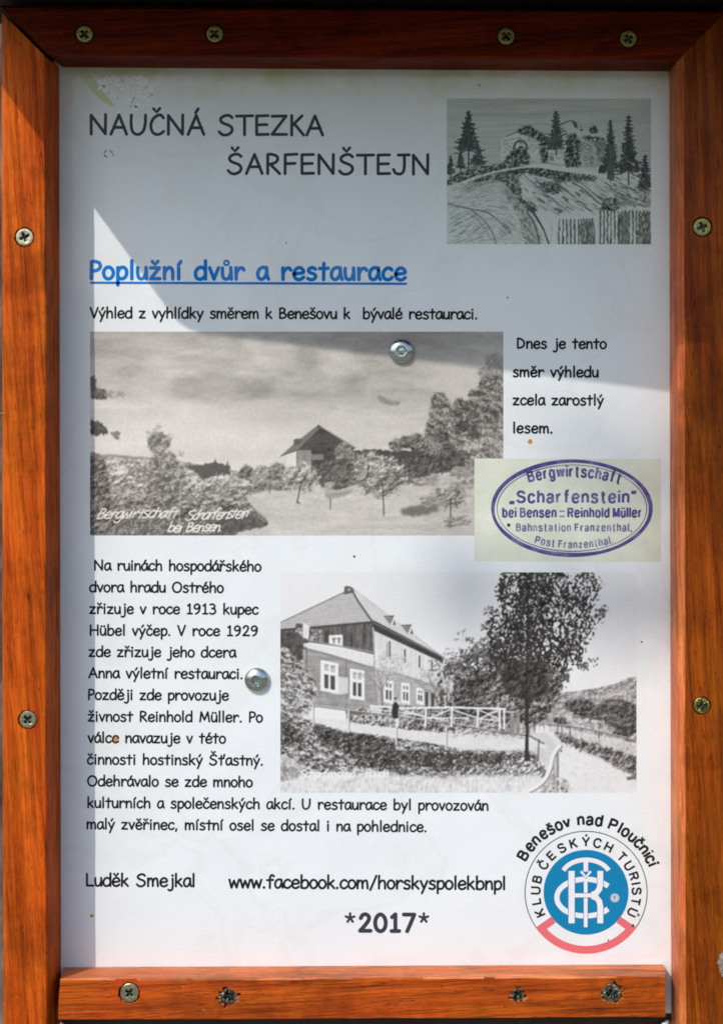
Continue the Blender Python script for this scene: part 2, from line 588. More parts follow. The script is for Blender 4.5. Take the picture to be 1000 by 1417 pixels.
# ---------------------------------------------------------------- old photographs and an engraving, drawn tone by tone
class Pic:
    """a grey picture over sheet rectangle x0..x1, y0..y1; tones 0-255 as printed"""
    S = 2
    def __init__(s, x0, y0, x1, y1, v, seed):
        s.x0, s.y0, s.x1, s.y1 = x0, y0, x1, y1
        s.w, s.h = int((x1 - x0) * s.S), int((y1 - y0) * s.S)
        s.a = np.full((s.h, s.w), float(v))
        yy, xx = np.mgrid[0:s.h, 0:s.w]
        s.X = x0 + (xx + 0.5) / s.S
        s.Y = y0 + (yy + 0.5) / s.S
        s.rng = np.random.default_rng(seed)
    def noise(s, sx, sy=None, octaves=3):
        """smooth noise -1..1; sx, sy = size of a blotch in sheet pixels"""
        sy = sy or sx
        out = np.zeros_like(s.a)
        amp, tot = 1.0, 0.0
        for o in range(octaves):
            gx, gy = max(1.0, sx * s.S / 2 ** o), max(1.0, sy * s.S / 2 ** o)
            nx, ny = int(s.w / gx) + 3, int(s.h / gy) + 3
            g = s.rng.uniform(-1, 1, (ny, nx))
            ux, uy = np.arange(s.w) / gx, np.arange(s.h) / gy
            ix, iy = ux.astype(int), uy.astype(int)
            fx, fy = ux - ix, uy - iy
            fx, fy = fx * fx * (3 - 2 * fx), (fy * fy * (3 - 2 * fy))[:, None]
            top = g[iy][:, ix] * (1 - fx) + g[iy][:, ix + 1] * fx
            bot = g[iy + 1][:, ix] * (1 - fx) + g[iy + 1][:, ix + 1] * fx
            out += amp * (top * (1 - fy) + bot * fy)
            tot += amp
            amp *= 0.55
        return out / tot * 1.6
    def mask(s, pts, smooth=False, soft=0.0, wob=0.0, wobs=8):
        P = catmull(pts, True, 5) if smooth else [np.array(p, float) for p in pts]
        X, Y = s.X, s.Y
        if wob:
            X = X + s.noise(wobs) * wob
            Y = Y + s.noise(wobs) * wob
        m = np.zeros_like(s.a, bool)
        n = len(P)
        for i in range(n):
            (xa, ya), (xb, yb) = P[i], P[(i + 1) % n]
            if ya == yb:
                continue
            c = ((Y < ya) != (Y < yb)) & (X < (xb - xa) * (Y - ya) / (yb - ya) + xa)
            m ^= c
        m = m.astype(float)
        if soft:
            m = s.blur(m, soft)
        return m
    def blur(s, a, r):
        k = max(1, int(r * s.S))
        for ax in (0, 1):
            for _ in range(2):
                p = np.pad(a, [(k, k) if i == ax else (0, 0) for i in (0, 1)], mode='edge')
                c = np.cumsum(p, axis=ax)
                z = np.zeros_like(np.take(c, [0], axis=ax))
                c = np.concatenate([z, c], axis=ax)
                n = 2 * k + 1
                a = (np.take(c, range(n, c.shape[ax]), axis=ax) - np.take(c, range(0, c.shape[ax] - n), axis=ax)) / n
        return a
    def put(s, m, v):
        s.a = s.a * (1 - m) + v * m
    def fill(s, pts, v, **kw):
        m = s.mask(pts, **kw)
        s.put(m, v)
        return m
    def _win(s, xa, ya, xb, yb):
        i0, i1 = max(0, int((ya - s.y0) * s.S)), min(s.h, int((yb - s.y0) * s.S) + 1)
        j0, j1 = max(0, int((xa - s.x0) * s.S)), min(s.w, int((xb - s.x0) * s.S) + 1)
        return (slice(i0, i1), slice(j0, j1)) if i1 > i0 and j1 > j0 else None
    def line(s, pts, w, v, smooth=False, alpha=1.0, w2=None):
        P = catmull(pts) if smooth else [np.array(p, float) for p in pts]
        n = len(P)
        for i in range(n - 1):
            a, b = P[i], P[i + 1]
            h = (w if w2 is None else w + (w2 - w) * (i + 0.5) / (n - 1)) / 2
            q = s._win(min(a[0], b[0]) - h - 1, min(a[1], b[1]) - h - 1, max(a[0], b[0]) + h + 1, max(a[1], b[1]) + h + 1)
            if q is None:
                continue
            X, Y = s.X[q], s.Y[q]
            d = b - a
            L = d @ d + 1e-9
            t = np.clip(((X - a[0]) * d[0] + (Y - a[1]) * d[1]) / L, 0, 1)
            dist = np.hypot(X - a[0] - t * d[0], Y - a[1] - t * d[1])
            m = np.clip((h - dist) * s.S + 0.5, 0, 1) * alpha
            s.a[q] = s.a[q] * (1 - m) + v * m
    def dot(s, x, y, rx, ry, v, ang=0.0, alpha=1.0):
        r = max(rx, ry) + 1
        q = s._win(x - r, y - r, x + r, y + r)
        if q is None:
            return
        c, n = math.cos(ang), math.sin(ang)
        dx, dy = s.X[q] - x, s.Y[q] - y
        e = np.hypot((dx * c + dy * n) / rx, (-dx * n + dy * c) / ry)
        m = np.clip((1 - e) * min(rx, ry) * s.S + 0.5, 0, 1) * alpha
        s.a[q] = s.a[q] * (1 - m) + v * m
    def dabs(s, m, n, r, vals, ang=(0, 3.14), asp=1.6, alpha=0.8, top=None):
        """n leaf-sized dabs where mask m allows; top = (v_high, v_low) grades the tone from the mask's top to its foot"""
        ys, xs = np.nonzero(m > 0.5)
        if not len(ys):
            return
        lo, hi = ys.min(), ys.max() + 1
        for k in s.rng.integers(0, len(ys), n):
            x, y = s.X[ys[k], xs[k]], s.Y[ys[k], xs[k]]
            rr = s.rng.uniform(*r)
            v = s.rng.uniform(*vals)
            if top:
                f = (ys[k] - lo) / (hi - lo)
                v += top[0] * (1 - f) + top[1] * f
            s.dot(x, y, rr * asp, rr, v, s.rng.uniform(*ang), alpha)
    def leaf(s, pts, dark, light, size=9.0, edge=3.0, rag=0.5, cover=1.0, sun=(-0.7, -0.7), grain=(1.5, 1.5), fade=0.0, alpha=1.0, poly=True):
        """a mass of leaves: ragged outline, clumps lit from one side, speckle of single leaves"""
        m0 = s.mask(pts, True) if poly else pts.astype(float)
        m0 = s.blur(m0, edge)
        fine = s.noise(grain[0], grain[1], 2)
        mid = s.noise(size * 0.42, size * 0.36, 3)
        m = np.clip(((m0 - 0.5) * 2.2 + 0.45 * (cover - 0.5) * 2 + rag * (1.0 * fine + 0.6 * mid)) * 3.0 + 0.5, 0, 1) * (m0 > 0.04)
        size = size * 0.78
        h = s.noise(size, size * 0.8, 4) + 0.35 * s.noise(size * 2.6, size * 2.0, 2)
        gy, gx = np.gradient(s.blur(h, 0.5))
        d = (gx * sun[0] + gy * sun[1])
        d = d / (d.std() + 1e-6)
        h = h / (h.std() + 1e-6)
        f = 0.45 + 0.19 * d + 0.11 * h + 0.21 * fine / (fine.std() + 1e-6)
        if fade:
            ys = np.nonzero(m0 > 0.3)[0]
            if len(ys):
                g = np.clip((np.arange(s.h) - ys.min()) / max(1, ys.max() - ys.min()), 0, 1)[:, None]
                f = f + fade * (0.5 - g)
        f = np.clip(f, 0, 1)
        s.put(m * alpha, dark + (light - dark) * f)
        return m
    def text(s, t, x0, x1, y0, y1, em, w, v, slant=0.25):
        for kind, q in pen_text(t, x0, x1, y0, y1, em, slant):
            jx, jy, g = s.rng.uniform(-0.5, 0.5), s.rng.uniform(-0.9, 0.9), s.rng.uniform(0.9, 1.12)
            cx_, cy_ = np.mean([e[0] for e in q]), np.mean([e[1] for e in q])
            q = [(cx_ + (e[0] - cx_) * g + jx, cy_ + (e[1] - cy_) * g + jy) for e in q]
            if kind == 'd':
                s.dot(q[0][0], q[0][1], w * 0.6, w * 0.6, v)
            else:
                s.line(list(q) + ([q[0]] if kind in 'or' else []), w, v)
    def build(s, name, parent, lift, tint_dark, tint_light, mat):
        S = s.S
        g = s.a[:s.h // S * S, :s.w // S * S].reshape(s.h // S, S, s.w // S, S).mean((1, 3))
        h, w = g.shape
        p = np.pad(g, 1, mode='edge')
        gv = (p[:-1, :-1] + p[1:, :-1] + p[:-1, 1:] + p[1:, 1:]) / 4       # to the corners of the cells
        # corner averaging softens a little: give it back
        pb = np.pad(gv, 1, mode='edge')
        gv = gv + 0.9 * (gv - (pb[:-2, 1:-1] + pb[2:, 1:-1] + pb[1:-1, :-2] + pb[1:-1, 2:]) / 4)
        gv = np.clip(gv, 25, 237)
        t = (gv / 237.0)[..., None]
        rgb = gv[..., None] * (np.array(tint_dark) * (1 - t) + np.array(tint_light) * t)
        base = lin(np.clip(rgb, 0, 255)) / float(lin(WHITE_SEEN)) * 0.80
        col = np.ones((h + 1, w + 1, 4))
        col[..., :3] = base
        yy, xx = np.mgrid[0:h + 1, 0:w + 1]
        px = s.x0 + xx * (s.x1 - s.x0) / w
        py = s.y0 + yy * (s.y1 - s.y0) / h
        co = np.empty((h + 1, w + 1, 3))
        co[..., 0] = (px - 500) * U
        co[..., 1] = -lift * U
        co[..., 2] = ZC + (708 - py) * U
        i = (yy * (w + 1) + xx)[:-1, :-1].ravel()
        quads = np.stack([i + w + 1, i + w + 2, i + 1, i], 1)
        me = bpy.data.meshes.new(name)
        me.vertices.add(co.shape[0] * co.shape[1])
        me.vertices.foreach_set('co', co.reshape(-1).astype(np.float32))
        me.loops.add(quads.size)
        me.loops.foreach_set('vertex_index', quads.ravel().astype(np.int32))
        me.polygons.add(len(quads))
        me.polygons.foreach_set('loop_start', np.arange(0, quads.size, 4, dtype=np.int32))
        me.update(calc_edges=True)
        ca = me.color_attributes.new('print', 'FLOAT_COLOR', 'POINT')
        ca.data.foreach_set('color', col.reshape(-1).astype(np.float32))
        return link(name, me, parent, mat)

def valley_photo():
    """an old panorama: a farmhouse among fruit trees under a cloudy sky"""
    p = Pic(125, 459, 696, 741, 190, 11)
    X, Y = p.X, p.Y
    p.a = 176 + 38 * np.clip((Y - 470) / 130, 0, 1) + 8 * p.noise(120, 22, 3) + 3 * p.noise(12, 5, 2)
    # heavy cloud at the left with a straight foot
    m = p.mask([(120, 455), (260, 470), (310, 500), (345, 522), (378, 530), (372, 548), (330, 556), (230, 553), (120, 548)], True, soft=9)
    p.put(m * 0.7, 178 + 9 * p.noise(60, 14))
    m = p.mask([(255, 512), (300, 518), (345, 526), (374, 533), (366, 549), (320, 557), (262, 556), (235, 540)], True, soft=6)
    p.put(m * 0.6, 160 + 8 * p.noise(20, 8))
    p.put(p.mask([(120, 556), (330, 560), (400, 575), (330, 600), (120, 600)], True, soft=10) * 0.6, 212)
    m = p.mask([(296, 508), (340, 505), (352, 514), (330, 519)], True, soft=4); p.put(m * 0.5, 205)
    for cx, cy, r, v in ((456, 500, 16, 205), (474, 495, 15, 208), (490, 506, 12, 200), (462, 512, 16, 198), (380, 490, 26, 200), (350, 476, 14, 205)):
        m = p.mask([(cx + r * math.cos(a) * 1.15, cy + r * 0.8 * math.sin(a)) for a in np.arange(0, 6.2, 0.5)], True, soft=5, wob=3, wobs=7)
        p.put(m * 0.75, v + 14)
    p.put(p.mask([(470, 522), (500, 520), (505, 535), (480, 545), (465, 535)], True, soft=6) * 0.5, 168)
    p.put(p.mask([(400, 455), (700, 455), (700, 490), (560, 492), (470, 480)], True, soft=9) * 0.45, 165)  # roof shadow's darkening put into the tone of the upper right sky
    cl = p.noise(46, 15, 5) + 0.6 * p.noise(150, 40, 2)
    w_ = np.clip((600 - Y) / 60, 0, 1)
    p.a = p.a + w_ * (11 * cl + 7 * np.gradient(p.blur(cl, 1.5))[0] * 12)
    m = p.mask([(522, 547), (530, 549), (540, 554), (553, 556), (550, 561), (536, 560), (525, 555)], True, soft=0.8)
    p.put(m * 0.8, 148 + 10 * p.noise(6))
    p.put(p.mask([(600, 505), (696, 500), (696, 560), (640, 575)], True, soft=12) * 0.6, 212)
    # far hills, meadow
    hor = p.mask([(120, 627), (150, 629), (200, 632), (260, 640), (330, 652), (395, 650), (500, 640), (580, 640), (700, 640), (700, 745), (120, 745)], wob=1.0)
    p.put(hor, 152 + 10 * p.noise(14, 5))
    mead = p.mask([(292, 745), (330, 732), (362, 724), (345, 706), (338, 690), (360, 680), (430, 673), (480, 668), (520, 652), (580, 645), (700, 640), (700, 745)], wob=1.5)
    p.put(mead, 192 + 9 * p.noise(26, 6) + 7 * p.noise(5, 2) - 14 * np.clip((X - 500) / 200, 0, 1))
    # dark strip of wood behind the house
    p.fill([(482, 623), (520, 622), (560, 624), (640, 622), (640, 652), (560, 656), (500, 652)], 78, wob=2, wobs=5)
    # house
    p.fill([(396, 629), (411, 623), (411, 646), (397, 646)], 218)
    p.fill([(410, 622), (432, 622), (432, 650), (410, 650)], 142 + 10 * p.noise(3, 20))
    p.line([(411, 622), (411, 646)], 1.2, 110)
    p.fill([(431, 622), (486, 622), (494, 668), (452, 676), (430, 660)], 76 + 12 * p.noise(6))
    p.fill([(440, 589), (492, 621), (482, 623), (406, 623), (424, 604)], 88 + 10 * p.noise(20, 2))
    p.fill([(440, 588), (443, 592), (411, 623), (388, 631), (408, 613)], 128)
    p.line([(388, 631), (411, 623)], 1.4, 90)
    p.line([(440, 588), (492, 620)], 1.3, 140)
    p.fill([(406, 609), (410, 607), (418, 607), (416, 614), (407, 617)], 105)
    p.dot(441, 590, 1.6, 1.6, 80)
    p.line([(430, 622), (486, 621)], 2.0, 78)
    p.fill([(431, 629), (447, 628), (448, 636), (431, 637)], 128)
    p.dot(455, 622.5, 2, 1.5, 40)
    p.leaf([(464, 622), (476, 613), (486, 622), (491, 640), (484, 656), (474, 642), (466, 634)], 88, 168, 6, 2, 0.5, fade=0.3)
    p.leaf([(446, 642), (490, 638), (498, 662), (476, 675), (448, 675)], 66, 128, 7, 2, 0.5)
    # bushes along the meadow's upper edge
    def bush(x, y, rx, ry, base, lo, hi, n, wob=3.0, top=(18, -18)):
        p.leaf([(x + rx * math.cos(a), y + ry * math.sin(a)) for a in np.arange(0, 6.2, 0.42)], lo - 14, hi + 8, 7, 2.2, 0.55, fade=0.35)
    for x, y, rx, ry, b in ((330, 664, 20, 10, 150), (342, 658, 10, 14, 112), (364, 660, 16, 15, 150), (384, 657, 13, 16, 122), (352, 674, 22, 6, 120), (390, 672, 20, 6, 128), (402, 662, 10, 14, 165)):
        bush(x, y, rx, ry, b, b - 28, b + 34, 170)
    p.line([(341, 664), (341, 680)], 1.4, 95); p.line([(374, 668), (373, 682)], 1.6, 95)
    for x in range(378, 400, 4):
        p.line([(x, 668), (x, 680)], 0.8, 130)
    # spruce row and the wood at the left
    p.fill([(255, 652), (262, 644), (280, 642), (300, 640), (318, 644), (318, 662), (280, 668), (256, 668)], 92, wob=2, wobs=4)
    for x, yt, hw in ((262, 638, 4), (272, 640, 4), (284, 638, 5), (298, 634, 5), (307, 642, 4), (315, 637, 4), (258, 641, 4), (291, 641, 4)):
        p.fill([(x, yt), (x + hw, 660), (x - hw, 660)], 88, wob=1.2, wobs=3)
    wood = [(110, 640), (150, 633), (200, 640), (240, 645), (262, 652), (288, 668), (318, 660), (345, 672), (340, 690), (352, 706), (368, 724), (330, 734), (300, 750), (110, 750)]
    m = p.mask(wood, True)
    g = np.clip((Y - 640) / 90, 0, 1)
    p.put(p.blur(m, 2), 140 - 50 * g)
    p.leaf(wood, 88, 196, 15, 3, 0.4, fade=0.6, sun=(-0.5, -0.8))
    for x, y, rx, ry, lo, hi in ((150, 652, 24, 13, 120, 200), (176, 664, 26, 14, 112, 206), (196, 650, 20, 12, 118, 202), (250, 664, 24, 15, 110, 200), (278, 684, 26, 17, 100, 196), (305, 672, 24, 13, 112, 198),
                              (328, 674, 20, 11, 110, 192), (232, 690, 24, 14, 92, 170), (165, 690, 28, 14, 92, 172), (200, 700, 26, 14, 84, 160), (262, 708, 26, 12, 78, 160), (150, 712, 24, 14, 74, 146), (318, 700, 22, 10, 78, 160)):
        p.leaf([(x + rx * math.cos(a), y + ry * math.sin(a)) for a in np.arange(0, 6.2, 0.42)], lo - 14, hi + 22, 8, 3, 0.7, fade=0.5, sun=(-0.4, -0.85), grain=(2.0, 1.3))
    p.leaf([(300, 722), (345, 716), (372, 726), (335, 734), (296, 748)], 72, 112, 8, 2, 0.6, grain=(3, 1.1))
    # the taller tree
    p.leaf([(218, 598), (226, 600), (236, 608), (234, 618), (226, 626), (214, 628), (206, 616), (207, 604)], 96, 180, 8, 2.4, 0.8, cover=0.9, fade=0.1)
    p.leaf([(216, 620), (234, 622), (244, 634), (254, 652), (252, 680), (212, 680), (204, 652), (210, 634)], 92, 196, 9, 3, 0.8, cover=0.95, fade=0.4)
    for x, y in ((205, 601), (214, 597), (220, 590), (236, 604), (251, 628)):
        p.dabs(p.mask([(x - 3, y - 4), (x + 3, y - 4), (x + 3, y + 5), (x - 3, y + 5)]), 16, (0.5, 1.1), (150, 185))
    p.line([(250, 668), (249, 700), (248, 741)], 1.6, 178, alpha=0.8)
    p.line([(212, 650), (213, 700)], 1.2, 160, alpha=0.6)
    p.leaf([(110, 640), (146, 640), (150, 745), (110, 745)], 62, 168, 9, 2, 0.4, fade=-0.1)
    # branches reaching in at the left edge
    for poly, v in (([(125, 520), (132, 520), (135, 536), (148, 540), (148, 552), (125, 553)], 95), ([(125, 580), (138, 584), (148, 590), (148, 602), (140, 600), (134, 605), (128, 600), (125, 598)], 78),
                    ([(148, 542), (172, 540), (173, 548), (148, 549)], 158), ([(154, 598), (166, 600), (165, 608), (158, 606)], 128)):
        mm = p.mask(poly, wob=2.5, wobs=3); p.put(mm, v); p.dabs(mm, 60, (0.7, 1.6), (v - 25, v + 40))
    # trees at the right
    p.leaf([(585, 625), (588, 604), (590, 590), (596, 570), (598, 550), (606, 543), (616, 546), (624, 566), (628, 590), (626, 625)], 84, 186, 9, 2.6, 0.7, cover=0.95, sun=(0.6, -0.7))
    p.leaf([(618, 600), (626, 566), (632, 552), (646, 556), (650, 542), (662, 536), (668, 522), (684, 516), (710, 508), (710, 645), (660, 648), (622, 645)], 82, 196, 12, 3, 0.6, sun=(0.6, -0.7))
    p.leaf([(668, 600), (690, 585), (710, 590), (710, 650), (664, 645)], 96, 204, 9, 3, 0.7, sun=(0.6, -0.7))
    for x, y, r in ((612, 604, 10), (640, 590, 11), (655, 600, 9), (634, 572, 7), (622, 622, 12)):
        p.leaf([(x + r * math.cos(a), y + r * 0.8 * math.sin(a)) for a in np.arange(0, 6.2, 0.5)], 62, 128, 6, 3, 1.0, cover=0.6)
    for x, y in ((690, 503), (682, 497), (672, 514)):
        p.leaf([(x - 10, y - 5), (x + 10, y - 7), (x + 10, y + 8), (x - 10, y + 8)], 128, 186, 5, 3, 1.0, cover=0.45)
    for x, y, rx, ry, b in ((548, 616, 10, 8, 135), (562, 612, 10, 8, 120), (576, 612, 12, 12, 112), (592, 618, 12, 12, 122), (602, 640, 18, 10, 118)):
        bush(x, y, rx, ry, b, b - 35, b + 40, 170)
    m = p.mask([(545, 636), (570, 632), (612, 630), (636, 628), (640, 648), (600, 654), (570, 668), (548, 662)], True, wob=3, wobs=5)
    p.leaf([(545, 636), (570, 632), (612, 630), (636, 628), (640, 648), (600, 654), (570, 668), (548, 662)], 52, 118, 8, 2, 0.6)
    p.line([(610, 626), (611, 656)], 1.4, 62)
    # single young trees on the slope
    for x, y, rx, ry, xt, yt, n, v in ((415, 662, 24, 18, 411, 696, 620, 172), (527, 660, 36, 26, 531, 713, 1250, 165), (621, 688, 24, 14, 623, 730, 520, 150), (508, 640, 16, 16, 508, 660, 320, 172)):
        p.leaf([(x + rx * math.cos(a), y + ry * math.sin(a)) for a in np.arange(0, 6.2, 0.42)], v - 84, v + 46, 9, 5, 1.1, cover=0.72, fade=0.3, grain=(1.6, 1.2))
        p.line([(x + 2, y + ry * 0.2), (xt, yt)], 1.6, 72)
    p.line([(411, 694), (415, 697)], 1.6, 80)
    p.line([(457, 690), (457, 704)], 1.4, 92); p.dabs(p.mask([(450, 668), (462, 668), (462, 682), (450, 682)]), 40, (0.8, 1.6), (150, 190))
    m = p.mask([(450, 684), (472, 680), (488, 677), (478, 686), (455, 690)], True, soft=1.5); p.put(m * 0.7, 128)
    m = p.mask([(556, 704), (585, 698), (606, 702), (604, 708), (580, 714), (558, 713)], True, soft=1.5, wob=2, wobs=5); p.put(m * 0.85, 96)
    for x, y, n in ((590, 666, 80), (640, 652, 90), (640, 672, 60), (600, 694, 120), (632, 722, 50), (650, 655, 60)):
        p.dabs(p.mask([(x - 16, y - 5), (x + 16, y - 8), (x + 16, y + 5), (x - 16, y + 7)]), n, (0.8, 2.0), (110, 170), ang=(-0.5, 0.1), asp=2.2)
    p.a = p.blur(p.a, 0.5)
    p.a += 4 * p.noise(2.2, 2.2, 2) + 3 * p.noise(1.2, 1.2, 1)
    p.a = p.a + 6 - 18 * np.clip((X - 260) / 140, 0, 1) * np.clip((650 - Y) / 60, 0, 1)
    p.text('Bergwirtschaft', 134, 244, 718, 716, 18.5, 1.7, 226, 0.5)
    p.text('Scharfenstein', 256, 342, 719, 716, 18.5, 1.7, 226, 0.5)
    p.text('bei Bensen.', 232, 306, 736, 735, 17.0, 1.8, 228, 0.4)
    return p

def inn_photo():
    """an old postcard: a timber inn with a terrace, a tree and a path"""
    p = Pic(388, 792, 880, 1097, 228, 23)
    X, Y = p.X, p.Y
    p.a = 229 - 5 * np.clip((X - 560) / 200, 0, 1) + 3 * p.noise(50, 30)
    # hills and bushes at the right
    m = p.mask([(740, 965), (775, 962), (800, 958), (840, 951), (885, 944), (885, 1050), (740, 1030)], wob=1.5, wobs=5)
    p.put(m, 150); p.leaf([(730, 975), (775, 960), (800, 957), (840, 950), (890, 943), (890, 1050), (740, 1040)], 104, 190, 7, 2, 0.3)
    for x, y, rx, ry in ((800, 976, 20, 8), (815, 984, 22, 8), (850, 978, 22, 10), (868, 990, 16, 18), (838, 1000, 26, 9), (862, 1008, 20, 10), (775, 998, 10, 5)):
        p.leaf([(x + rx * math.cos(a), y + ry * math.sin(a)) for a in np.arange(0, 6.2, 0.42)], 40, 122, 7, 2.5, 0.7, fade=0.3)
    m = p.mask([(785, 992), (836, 1000), (850, 1012), (800, 1008)], True, wob=2); p.dabs(m, 260, (0.7, 1.6), (120, 205))
    # ground: light grass, path
    m = p.mask([(388, 985), (430, 985), (520, 1000), (640, 1012), (740, 1008), (770, 1005), (885, 1030), (885, 1100), (388, 1100)])
    p.put(m, 190 + 10 * p.noise(12, 5))
    path = p.mask([(734, 1012), (760, 1012), (780, 1026), (812, 1042), (850, 1062), (885, 1078), (885, 1100), (768, 1100), (774, 1060), (760, 1036), (730, 1030)], wob=1.5)
    p.put(path, 214 + 5 * p.noise(14, 5) + 4 * p.noise(3, 2)); p.dabs(path, 60, (0.6, 1.4), (175, 200), ang=(0, 0.4), asp=2.5, alpha=0.5)
    m = p.mask([(735, 1012), (756, 1014), (772, 1036), (766, 1044), (752, 1030), (732, 1024)], True, soft=1.5); p.put(m * 0.6, 168)
    # house: hipped roof end, long side roof
    roofA = p.mask([(388, 862), (476, 820), (489, 818), (515, 860), (388, 871.5)])
    st = np.sin((Y - (X - 388) * -0.06) * 2 * math.pi / 3.6)
    p.put(roofA, 166 + 13 * st + 6 * p.noise(5, 2))
    roofB = p.mask([(489, 815), (494, 818), (614, 909), (612, 914), (515, 862)])
    p.put(roofB, 192 + 5 * p.noise(10))
    p.line([(388, 861.5), (476, 819.5)], 1.6, 108)
    p.line([(487, 814), (493, 828), (503, 843), (515, 860)], 2.4, 78, True)
    p.line([(490, 815), (612, 909)], 1.0, 158)
    p.fill([(476, 812), (480, 810.5), (486, 812), (489, 820), (476, 823)], 92); p.dot(483, 816, 2, 1.8, 165)
    # gable wall: dark boards
    gable = p.mask([(388, 872), (515, 862), (517, 904), (427, 886), (426, 900), (420, 975), (388, 985)])
    p.put(gable, 88 + 22 * p.noise(2.0, 30, 2) + 10 * p.noise(7))
    p.line([(388, 871.8), (515, 861)], 2.6, 66)
    p.fill([(388, 876), (419, 874), (419, 935), (388, 940)], 76 + 14 * p.noise(6))
    p.fill([(455, 879), (474, 878.5), (474, 894), (455, 890)], 226)
    for x in (460, 467):
        p.fill([(x, 884), (x + 4, 884), (x + 3, 891), (x + 1, 891)], 125)
        p.line([(x - 0.5, 883.5), (x + 4.5, 883.5)], 1.5, 95)
    p.fill([(409, 863), (419, 863), (419, 886), (409, 886)], 84); p.dabs(p.mask([(410, 870), (418, 870), (418, 880), (410, 880)]), 12, (0.8, 1.5), (150, 195))
    p.fill([(419, 863), (428, 868), (427, 885), (419, 882)], 208)
    p.line([(419, 862.5), (428, 868)], 1.4, 232)
    p.fill([(407, 884), (427, 886), (426, 892), (407, 893)], 86)
    p.fill([(420, 890), (427, 890), (426, 896), (420, 895)], 190)
    p.dabs(p.mask([(430, 872), (445, 872), (445, 886), (430, 886)]), 40, (0.7, 1.6), (110, 175))
    # skirt roof, white band, ground floor
    p.fill([(424, 890), (520, 907), (520, 926), (424, 901)], 212 + 7 * p.noise(2, 30))
    p.line([(426, 887.5), (470, 894), (519, 905)], 2.2, 88); p.line([(426, 885.6), (519, 903)], 1.0, 170)
    wall = p.mask([(419, 898), (426, 898), (522, 926), (524, 988), (419, 976)])
    p.put(wall, 142 + 12 * p.noise(40, 2.0) + 8 * p.noise(5) - 8 * np.clip(p.noise(25), 0, 2))
    p.line([(424, 898), (455, 906), (520, 926)], 3.2, 124)
    p.line([(424, 896), (424, 965)], 1.6, 96); p.line([(479, 912), (479, 985)], 1.0, 105)
    p.fill([(421, 977), (478, 985), (478, 999), (421, 993)], 226)
    def window(x0, y0, x1, y1, sk, bars=True):
        q = lambda x, y: (x, y + sk * (x - x0))
        p.fill([q(x0, y0), q(x1, y0), q(x1, y1), q(x0, y1)], 230)
        wx = (x1 - x0)
        for k in (0.2, 0.56):
            a, b = x0 + wx * k, x0 + wx * (k + 0.25)
            p.fill([q(a, y0 + 4), q(b, y0 + 4), q(b, y0 + (y1 - y0) * 0.33), q(a, y0 + (y1 - y0) * 0.33)], 165 if bars else 120)
            p.line([q(a + 1, y0 + 7), q(b, y0 + 5)], 1.2, 110)
            p.fill([q(a, y0 + (y1 - y0) * 0.44), q(b, y0 + (y1 - y0) * 0.44), q(b, y1 - 4), q(a, y1 - 4)], 78)
        p.line([q(x0 - 0.5, y1), q(x1 + 0.5, y1)], 1.6, 205)
    window(443.5, 913, 468, 955, 0.2)
    window(484, 925, 504, 966, 0.14)
    p.fill([(468, 936), (482, 938), (482, 959), (468, 961)], 190); p.line([(482, 938), (482, 959)], 1.0, 120)
    # long side
    side = p.mask([(516, 872), (612, 917), (613, 985), (522, 988)])
    p.put(side, 202 + 11 * p.noise(2.2, 60, 2) + 8 * p.noise(14, 20))
    p.fill([(515, 858), (522, 861), (612, 908), (614, 914), (610, 916), (518, 873), (515, 866)], 62 + 6 * p.noise(6))
    p.line([(515, 861), (612, 909)], 1.2, 130)
    low = p.mask([(520, 926), (545, 930), (580, 940), (613, 953), (613, 985), (522, 988)])
    p.put(low, 156 + 12 * p.noise(3, 12))
    p.line([(545, 931), (613, 953)], 1.6, 128)
    p.line([(517, 872), (518, 925), (522, 985)], 1.2, 120)
    for x, y0, y1, w in ((535.5, 889, 907, 1.0), (539, 888, 909, 2.0), (560, 899, 916, 2.2), (580, 908, 923, 2.0), (597, 916, 928, 1.8)):
        p.line([(x, y0), (x, y1)], w, 72)
    for x0, y0, x1, y1 in ((531, 940, 544, 971), (555, 944, 566.5, 972), (576, 951, 586, 973)):
        window(x0, y0, x1, y1, 0.2, False)
    p.fill([(588, 957), (592, 958), (592, 979), (588, 979)], 66); p.fill([(596, 958), (601, 960), (600, 979), (596, 979)], 72)
    # dormers
    for x, y in ((530, 852), (554, 864.5)):
        p.fill([(x, y), (x + 16, y - 0.5), (x + 10, y + 13)], 96)
        for k in range(3):
            p.line([(x + 3 + k * 2, y + 3 + k * 3.4), (x + 14 - k * 1.6, y + 3 + k * 3.4)], 1.1, 178)
        p.fill([(x + 16, y - 1), (x + 21, y + 14), (x + 10, y + 13)], 224)
        p.fill([(x + 15.6, y + 5), (x + 18, y + 13), (x + 13, y + 13)], 92)
    # bare little trees by the wall
    def twig(x, y, ang, ln, w, v, depth):
        x2, y2 = x + ln * math.sin(ang), y - ln * math.cos(ang)
        p.line([(x, y), (x2, y2)], w, v)
        if depth:
            for d in (-0.55, 0.1, 0.6):
                twig(x2, y2, ang + d + p.rng.uniform(-0.25, 0.25), ln * p.rng.uniform(0.55, 0.85), max(0.6, w * 0.62), v + 12, depth - 1)
    twig(529, 980, -0.05, 24, 2.0, 98, 3); twig(611, 982, -0.08, 22, 2.6, 74, 3); twig(606, 976, -0.3, 16, 1.6, 90, 2)
    p.dabs(p.mask([(512, 925), (530, 905), (552, 905), (566, 922), (555, 940), (520, 945)], True, wob=5), 360, (0.5, 1.1), (120, 200), alpha=0.6)
    p.dabs(p.mask([(578, 935), (592, 925), (612, 930), (612, 955), (585, 955)], True, wob=4), 160, (0.5, 1.1), (110, 180), alpha=0.6)
